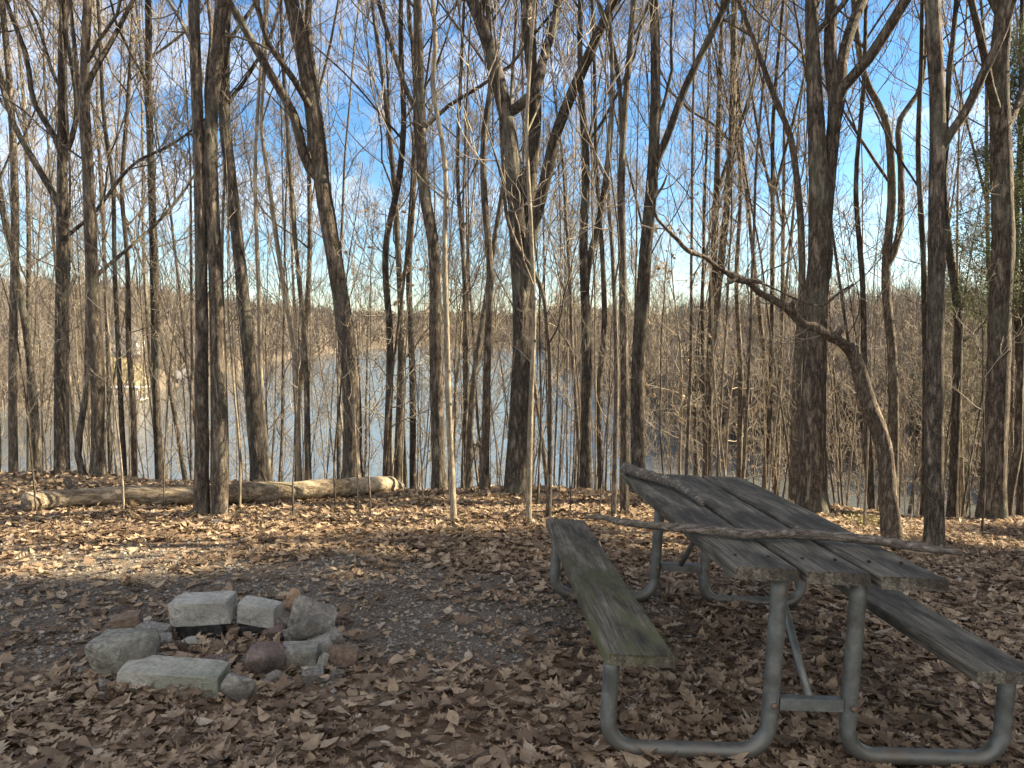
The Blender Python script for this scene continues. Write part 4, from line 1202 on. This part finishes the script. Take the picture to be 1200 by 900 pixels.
ST += [
    (335, 775, 24, 20, .8, "rock", "stone_dark", .3, .1, .1, 0, "sooty black lump between the reddish stone and the tilted slab"),
    (258, 770, 32, 20, .8, "rock", "stone_brown", .7, .1, .1, 0, "brown chunk in the ash under the big pale slab"),
    (190, 784, 28, 22, .8, "rock", "stone_grey", .2, .1, .2, 0, "grey chunk tucked beside the rounded boulder on its inner side"),
    (294, 778, 28, 20, .8, "rock", "stone_grey", .9, .1, .1, 0, "grey chunk in the ash nearest the middle of the ring"),
    (330, 752, 22, 26, .7, "block", "stone_grey", .5, .2, .3, 0, "narrow grey block wedged under the orange tan stone"),
    (372, 776, 30, 18, .8, "block", "stone_pale", -.3, .1, -.2, .03, "pale broken slab bridging the tilted slab and the knobbly stone"),
    (366, 803, 26, 16, .9, "block", "stone_grey", .3, .1, .1, 0, "low grey block at the foot of the squarish speckled stone"),
    (394, 795, 18, 14, .9, "rock", "stone_grey", .3, .1, .1, 0, "small broken grey stone below the dark brown outermost one"),
    (262, 786, 24, 20, .8, "rock", "stone_grey", .9, .1, .2, 0, "broken grey stone standing behind the end of the longest block"),
    (186, 770, 30, 24, .8, "block", "stone_grey", .5, .1, .1, 0, "grey block between the rounded boulder and the low grey stone"),
    (410, 765, 16, 14, .8, "rock", "stone_grey", .4, .1, .1, 0, "loose grey cobble lying outside the knobbly stone"),
    (272, 757, 15, 24, .8, "rock", "stone_brown", .1, .1, .2, 0, "slim brown stone wedged between the two dark sooty blocks"),
    (100, 796, 18, 16, .8, "rock", "stone_grey", .4, .1, .1, 0, "loose grey cobble at the outer foot of the rounded boulder"),
]
tops = {}
for k, (px, py, w, h, dr, kind, mat, yaw, pit, rol, lift, lab) in enumerate(ST):
    if isinstance(lift, str):
        j = int(lift[2:]); bx, by, bz = tops[j]
        y = by; p = np.array([at(px, py, y)[0], y, bz])
    else:
        p = hit(px, py); p[2] += lift
    s = p[1] / F
    sx, sz = w * s, h * s * 1.0; sy = sx * dr
    if not isinstance(lift, str): p[1] += sy * .42; p[0] = at(px, py, p[1])[0]
    me = rock_mesh("stone", sx, sy, sz, kind, 11 + k, mat, .012 if kind == "block" else .022)
    zs = np.array([(Euler((pit, rol, yaw)).to_matrix() @ v.co)[2] for v in me.vertices])
    base = p[2] if isinstance(lift, str) else G(p[0], p[1]) + lift
    o = link("fire_ring_stone", me, None, (p[0], p[1], base - zs.min() - (.004 if isinstance(lift, str) else .015)))
    o.rotation_euler = (pit, rol, yaw)
    tops[k] = (p[0], p[1], o.location[2] + zs.max() - .012)
    tag(o, lab, "stone", "stones of the fire ring")

def rubble():
    c = (hit(255, 790) + hit(255, 755)) / 2
    oc = np.array([(1, 0, 0), (-1, 0, 0), (0, 1, 0), (0, -1, 0), (0, 0, 1), (0, 0, -1)], float)
    fc = np.array([(0, 2, 4), (2, 1, 4), (1, 3, 4), (3, 0, 4), (2, 0, 5), (1, 2, 5), (3, 1, 5), (0, 3, 5)])
    n = 260
    a = rng.uniform(0, 6.28, n); q = np.sqrt(rng.random(n)) * np.where(rng.random(n) < .3, 1.35, .8)
    x = c[0] + .42 * q * np.cos(a); y = c[1] + .33 * q * np.sin(a)
    s_ = .006 + .022 * rng.random(n) ** 2
    a = rng.uniform(0, 6.28, n); cc, sn = np.cos(a), np.sin(a)
    v = oc[None] * rng.uniform(.5, 1.4, (n, 6, 1)) * s_[:, None, None] * np.array([1.3, 1, .7])
    v = np.stack([v[..., 0] * cc[:, None] - v[..., 1] * sn[:, None], v[..., 0] * sn[:, None] + v[..., 1] * cc[:, None], v[..., 2]], -1)
    v += np.stack([x, y, ground(x, y) + s_ * .5], -1)[:, None]
    me = mesh_np("rubble", v.reshape(-1, 3), [(fc[None] + (np.arange(n) * 6)[:, None, None]).reshape(-1, 3)], M["stone_red"], smooth=False)
    tag(link("rubble", me), "crumbled stone and cinders inside the fire ring", kind="stuff")
    n = 420
    a = rng.uniform(0, 6.28, n); q = np.sqrt(rng.random(n))
    x = c[0] + .5 * q * np.cos(a); y = c[1] + .40 * q * np.sin(a)
    me = leaves_mesh("leaf_litter", np.stack([x, y, ground(x, y) + .01 + .045 * rng.random(n)], -1), rng.uniform(.03, .085, n), .45, M["leaf"])
    tag(link("leaf_litter", me), "dry leaves caught inside the fire ring", kind="stuff")
    # leaves banked up round the foot of the trees
    P = []
    for px, py, r_ in BASES:
        b = hit(px, py)
        for _ in range(46):
            a = rnd.uniform(0, 6.28); d = r_ * 1.25 + abs(rnd.gauss(0, .10))
            P.append((b[0] + d * math.cos(a), b[1] + d * math.sin(a), G(b[0], b[1]) + .015 + max(0, .05 - .3 * (d - r_)) * rnd.random()))
    P = np.array(P)
    me = leaves_mesh("leaf_litter", P, rng.uniform(.05, .11, len(P)), .5, M["leaf"])
    tag(link("leaf_litter", me), "dry leaves banked at the feet of the trees", kind="stuff")


rubble()

# ------------------------------------------------------------------ picnic table
TB = np.array([1.0523, 2.6635, -1.5314 + 1.53])
tx, ty, yaw = -0.0152, 0.0614, 0.0539
t = thing("picnic_table", "weathered grey wooden picnic table on bent steel pipe legs among fallen leaves", "table", TB)
Mx = Matrix.Rotation(yaw, 4, "Z") @ Matrix.Rotation(ty, 4, "Y") @ Matrix.Rotation(tx, 4, "X")
t.rotation_euler = Mx.to_euler()
hT, v0, L, ub, hB, vb, Lb, ul, ut, FR = .733, -.136, 1.95, .645, .405, -.091, 2.06, .7245, .144, 1.698


def plank(name, cx, z, y0, y1, w, th, seed, mat, label=None):
    """top face at z; weathered board with ragged end grain"""
    rr = random.Random(seed)
    nx, ny = 9, 60
    V = []; Fq = []
    bev = .006
    prof = [(-w / 2, -th), (w / 2, -th), (w / 2 + .0, -bev * 1.5)] + [(w / 2 - bev - (w - 2 * bev) * k / nx, 0 if k not in (0, nx) else -bev * .25) for k in range(nx + 1)] + [(-w / 2, -bev * 1.5)]
    m = len(prof); yl = y1 - y0
    for jy in range(ny + 1):
        f = jy / ny
        for (a, c) in prof:
            yy = y0 + f * yl
            if jy == 0 or jy == ny:
                yy += (mnoise.noise(Vector((a * 60, seed * 3.3, c * 30 + jy))) * .012 + rr.gauss(0, .002)) * (1)
            e = mnoise.noise(Vector((a * 4, yy * 1.5, seed * 7.7))) * .0022 + mnoise.noise(Vector((a * 60, yy * 2, seed))) * .0011
            edge = mnoise.noise(Vector((yy * 5, seed * 2.0, 1.0 if a > 0 else 5.0)))
            ax = a + (max(0, edge - .25) * -.02 if a > w / 2 - bev * 1.2 else (max(0, edge - .25) * .02 if a < -w / 2 + bev * 1.2 else 0))
            V.append((cx + ax, yy, z + c + (e if c > -th * .5 else 0) + .004 * math.sin(f * math.pi + seed)))
    V = np.array(V); i = np.arange(ny)[:, None] * m; j = np.arange(m)[None, :]; j2 = (j + 1) % m
    Q = np.stack([i + j, i + j2, i + m + j2, i + m + j], -1).reshape(-1, 4)[:, ::-1]
    caps = [np.arange(m)[None, :], (np.arange(m)[None, ::-1] + ny * m)]
    c = np.array([cx, (y0 + y1) / 2, z])
    me = mesh_np(name, V - c, [Q] + caps, mat, smooth=False)
    return link(name, me, t, c)


for k, cx in enumerate((-.2455, 0.0, .2455)):
    plank("tabletop_plank", cx + (0, 0, .012)[k], hT + (0, .001, -.002)[k], v0 + (.01, 0, -.012)[k], v0 + L + (0, -.01, .012)[k], (.223, .223, .236)[k], .042, 3 + k, M["wood"])
pb = plank("bench_plank", -ub, hB, vb, vb + Lb, .24, .042, 9, M["wood_moss"]); pb["label"] = "mossy bench plank with splintered edge"
plank("bench_plank", ub, hB, vb - .02, vb + Lb, .24, .042, 12, M["wood"])


def pipe(pts, r_, name, S=16, mat="steel"):
    mb = MB(); mb.tube(np.array(pts)[None], np.full((1, len(pts)), r_), S, True); return link(name, mb.mesh(name, M[mat]), t)


def bent(v, s):
    rb = .105; zl = .032; pts = []
    a, b_ = ul, ut
    pts.append((s * a, v, hB - .045))
    for k in range(5): pts.append((s * a, v, hB - .045 - (hB - .045 - zl - rb) * (k + 1) / 5))
    for k in range(1, 9):
        q = k / 8 * math.pi / 2; pts.append((s * (a - rb + rb * math.cos(q)), v, zl + rb - rb * math.sin(q)))
    for k in range(1, 6): pts.append((s * (a - rb - (a - b_ - 2 * rb) * k / 6), v, zl))
    for k in range(0, 9):
        q = k / 8 * math.pi / 2; pts.append((s * (b_ + rb - rb * math.sin(q)), v, zl + rb - rb * math.cos(q)))
    for k in range(1, 7): pts.append((s * b_, v, zl + rb + (hT - .042 - zl - rb) * k / 6))
    return pts


for v in (0, FR):
    for s in (-1, 1):
        pipe(bent(v, s), .0295, "leg")
        for zz, rr_ in ((.216, .011), (hT - .062, .009)):
            pipe([(s * ut, v - .033, zz), (s * ut, v - .0375, zz), (s * ut, v - .040, zz)], rr_, "bolt", 8, "bolt")
    # flat cross brace between the table legs
    mb = MB(); box(mb, -ut + .028, ut - .028, v - .018, v + .018, .195, .238)
    link("cross_brace", mb.mesh("cross_brace", M["steel"], smooth=False), t)
    d = 1 if v == 0 else -1
    pipe([(0, v + d * .012, .235), (0, v + d * .12, .33), (0, v + d * .36, .56), (0, v + d * .50, hT - .044)], .015, "diagonal_brace", 10)
    # angle iron under the boards and the benches
    mb = MB(); box(mb, -.34, .34, v + d * .034 - .004, v + d * .034 + .004, hT - .082, hT - .0425); box(mb, -.34, .34, v + d * .034 + (.004 if d > 0 else -.034), v + d * .034 + (.034 if d > 0 else -.004), hT - .047, hT - .0425)
    link("top_bracket", mb.mesh("top_bracket", M["steel"], smooth=False), t)
    for s in (-1, 1):
        mb = MB(); box(mb, s * ub - .1, s * ub + .1, v - .03, v + .03, hB - .049, hB - .044); link("bench_bracket", mb.mesh("bench_bracket", M["steel"], smooth=False), t)
    for cx in (-.2445, 0, .2445):
        for e in (-.06, .06):
            mb = MB(); mb.tube(np.array([[(cx + e, v + .02, hT - .003), (cx + e, v + .02, hT + .003), (cx + e, v + .02, hT + .0045)]]), np.array([[.0065, .0065, .004]]), 10, True)
            link("bolt", mb.mesh("bolt", M["stone_dark"]), t)

# ------------------------------------------------------------------ branches lying on the table
Minv = (Matrix.Translation(Vector(TB)) @ Mx).inverted()
Mw = Matrix.Translation(Vector(TB)) @ Mx


def on_table(px, py, h):
    r_ = ray(px, py)
    o = Minv @ Vector(CAM); d = Minv.to_3x3() @ Vector(r_)
    k = (h - o.z) / d.z
    return np.array(Mw @ (o + d * k))


def stick(label, path, ws, mat, h0=0.0):
    pts = []
    for (px, py), w in zip(path, ws):
        p = on_table(px, py, hT + .024); r_ = w / 2 / F * p[1]
        p = on_table(px, py, hT + r_ + .003 + h0)
        pts.append((*p, r_))
    q = resample(np.array(pts), 70)
    q[:, :3] += np.cumsum(rng.normal(0, .0007, (70, 3)), 0)
    q[:, 3] *= 1 + .09 * np.sin(np.arange(70) * .9) * rng.random(70) + .04 * rng.standard_normal(70)
    c = q[35, :3]
    o = thing("fallen_branch", label, "branch", c, "dead branches lying on the picnic table")
    mb = MB(); mb.tube(q[None, :, :3], q[None, :, 3], 12, True, .05); link("bark", mb.mesh("bark", M[mat], c), o)
    for k in (18, 41, 55):
        d = unit(np.array([rnd.gauss(0, 1), rnd.gauss(0, 1), .9])); p = q[k, :3]
        P = np.stack([p, p + d * q[k, 3] * 1.2, p + d * q[k, 3] * 1.9]); mb = MB(); mb.tube(P[None], np.array([[.5, .45, .3]]) * q[k, 3], 8, True, .08)
        link("knot", mb.mesh("knot", M[mat], c), o)


M["stick_bark"] = mat_bark("stick_bark", (0.055, 0.045, 0.036), (0.17, 0.142, 0.115), (0.33, 0.285, 0.235), lich=.15, sc=2.0, bs=.5)
for n_ in M["stick_bark"].node_tree.nodes:
    if n_.type == "MAPPING":
        s = n_.inputs["Scale"].default_value; n_.inputs["Scale"].default_value = (s[2], s[0], s[0])
stick("long straight dead branch laid across the tabletop, jutting past both edges", [(685, 605), (705, 606), (725, 611), (775, 617), (820, 621), (877, 627), (934, 627.5), (1010, 634), (1076, 644), (1124, 652)], [4, 6, 8, 10, 11, 12, 12, 11.5, 10, 6], "stick_bark")
stick("short crooked dead branch lying at the tabletop's far corner", [(732, 548), (753, 556), (782, 565), (800, 574), (812, 582), (824, 591)], [12, 13, 11, 9, 8, 7], "stick_bark")

# ------------------------------------------------------------------ sky and sun
SUN_EL, SUN_AZ = R(32), R(79)       # azimuth measured from straight ahead toward the right
w = bpy.data.worlds.new("World"); scene.world = w; w.use_nodes = True
nt = w.node_tree; nt.nodes.clear()
out = nt.nodes.new("ShaderNodeOutputWorld"); bg = nt.nodes.new("ShaderNodeBackground"); bg.inputs[1].default_value = 0.052
sky = nd(nt, "TexSky", sky_type="NISHITA", sun_disc=False, sun_elevation=SUN_EL, sun_rotation=SUN_AZ, altitude=200, air_density=1.0, dust_density=0.35, ozone_density=2.2)
tc = nd(nt, "TexCoord"); sp = nd(nt, "SeparateXYZ"); nt.links.new(tc.outputs["Generated"], sp.inputs[0])
dz = math_(nt, "ADD", math_(nt, "MAXIMUM", sp.outputs[2], 0.0), 0.12)
cb = nd(nt, "CombineXYZ"); nt.links.new(math_(nt, "DIVIDE", sp.outputs[0], dz), cb.inputs[0]); nt.links.new(math_(nt, "DIVIDE", sp.outputs[1], dz), cb.inputs[1])
mp = nd(nt, "Mapping"); mp.inputs["Scale"].default_value = (.55, .9, 1); mp.inputs["Location"].default_value = (1.1, 4.4, 0); nt.links.new(cb.outputs[0], mp.inputs[0])
cl = noise(nt, mp.outputs[0], 1.1, 9, .58, .6)
cl = math_(nt, 'ADD', cl, math_(nt, 'MULTIPLY', math_(nt, 'SUBTRACT', 0.1, sp.outputs[1]), 0.13))  # extra cloud bank added behind the camera to lift ambient fill
cf = ramp(nt, cl, [(.37, g3(0.0)), (.50, g3(.40)), (.68, g3(.85))])
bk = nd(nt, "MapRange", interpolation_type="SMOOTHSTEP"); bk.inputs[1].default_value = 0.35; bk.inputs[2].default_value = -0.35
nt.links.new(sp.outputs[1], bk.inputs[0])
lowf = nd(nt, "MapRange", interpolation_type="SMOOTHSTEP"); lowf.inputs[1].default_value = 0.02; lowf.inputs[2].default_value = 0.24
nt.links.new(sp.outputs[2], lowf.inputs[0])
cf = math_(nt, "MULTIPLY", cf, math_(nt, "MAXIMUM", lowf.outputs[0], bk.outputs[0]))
ccol = mixc(nt, bk.outputs[0], (7.6, 7.6, 7.8), (9.2, 8.7, 8.2))  # unseen rear clouds brighter and warmer, as added fill for the shaded foreground
hs = nd(nt, 'HueSaturation'); hs.inputs['Saturation'].default_value = 1.28; nt.links.new(sky.outputs[0], hs.inputs['Color'])
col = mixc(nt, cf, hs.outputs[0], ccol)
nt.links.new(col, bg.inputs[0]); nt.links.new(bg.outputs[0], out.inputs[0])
sd = bpy.data.lights.new("sun", "SUN"); sd.energy = 5.0; sd.angle = R(.5); sd.color = (1.0, .85, .60)
so = bpy.data.objects.new("sun", sd)
sv = Vector((math.sin(SUN_AZ) * math.cos(SUN_EL), math.cos(SUN_AZ) * math.cos(SUN_EL), math.sin(SUN_EL)))
so.rotation_euler = sv.to_track_quat("Z", "Y").to_euler(); so.location = (20, 2, 15)
COL.objects.link(so)

vs = scene.view_settings
vs.view_transform = "Standard"; vs.look = "None"; vs.gamma = 1; vs.use_curve_mapping = False
vs.exposure = 2.2
scene.cycles.max_bounces = 4
scene.cycles.diffuse_bounces = 2
scene.cycles.transparent_max_bounces = 4
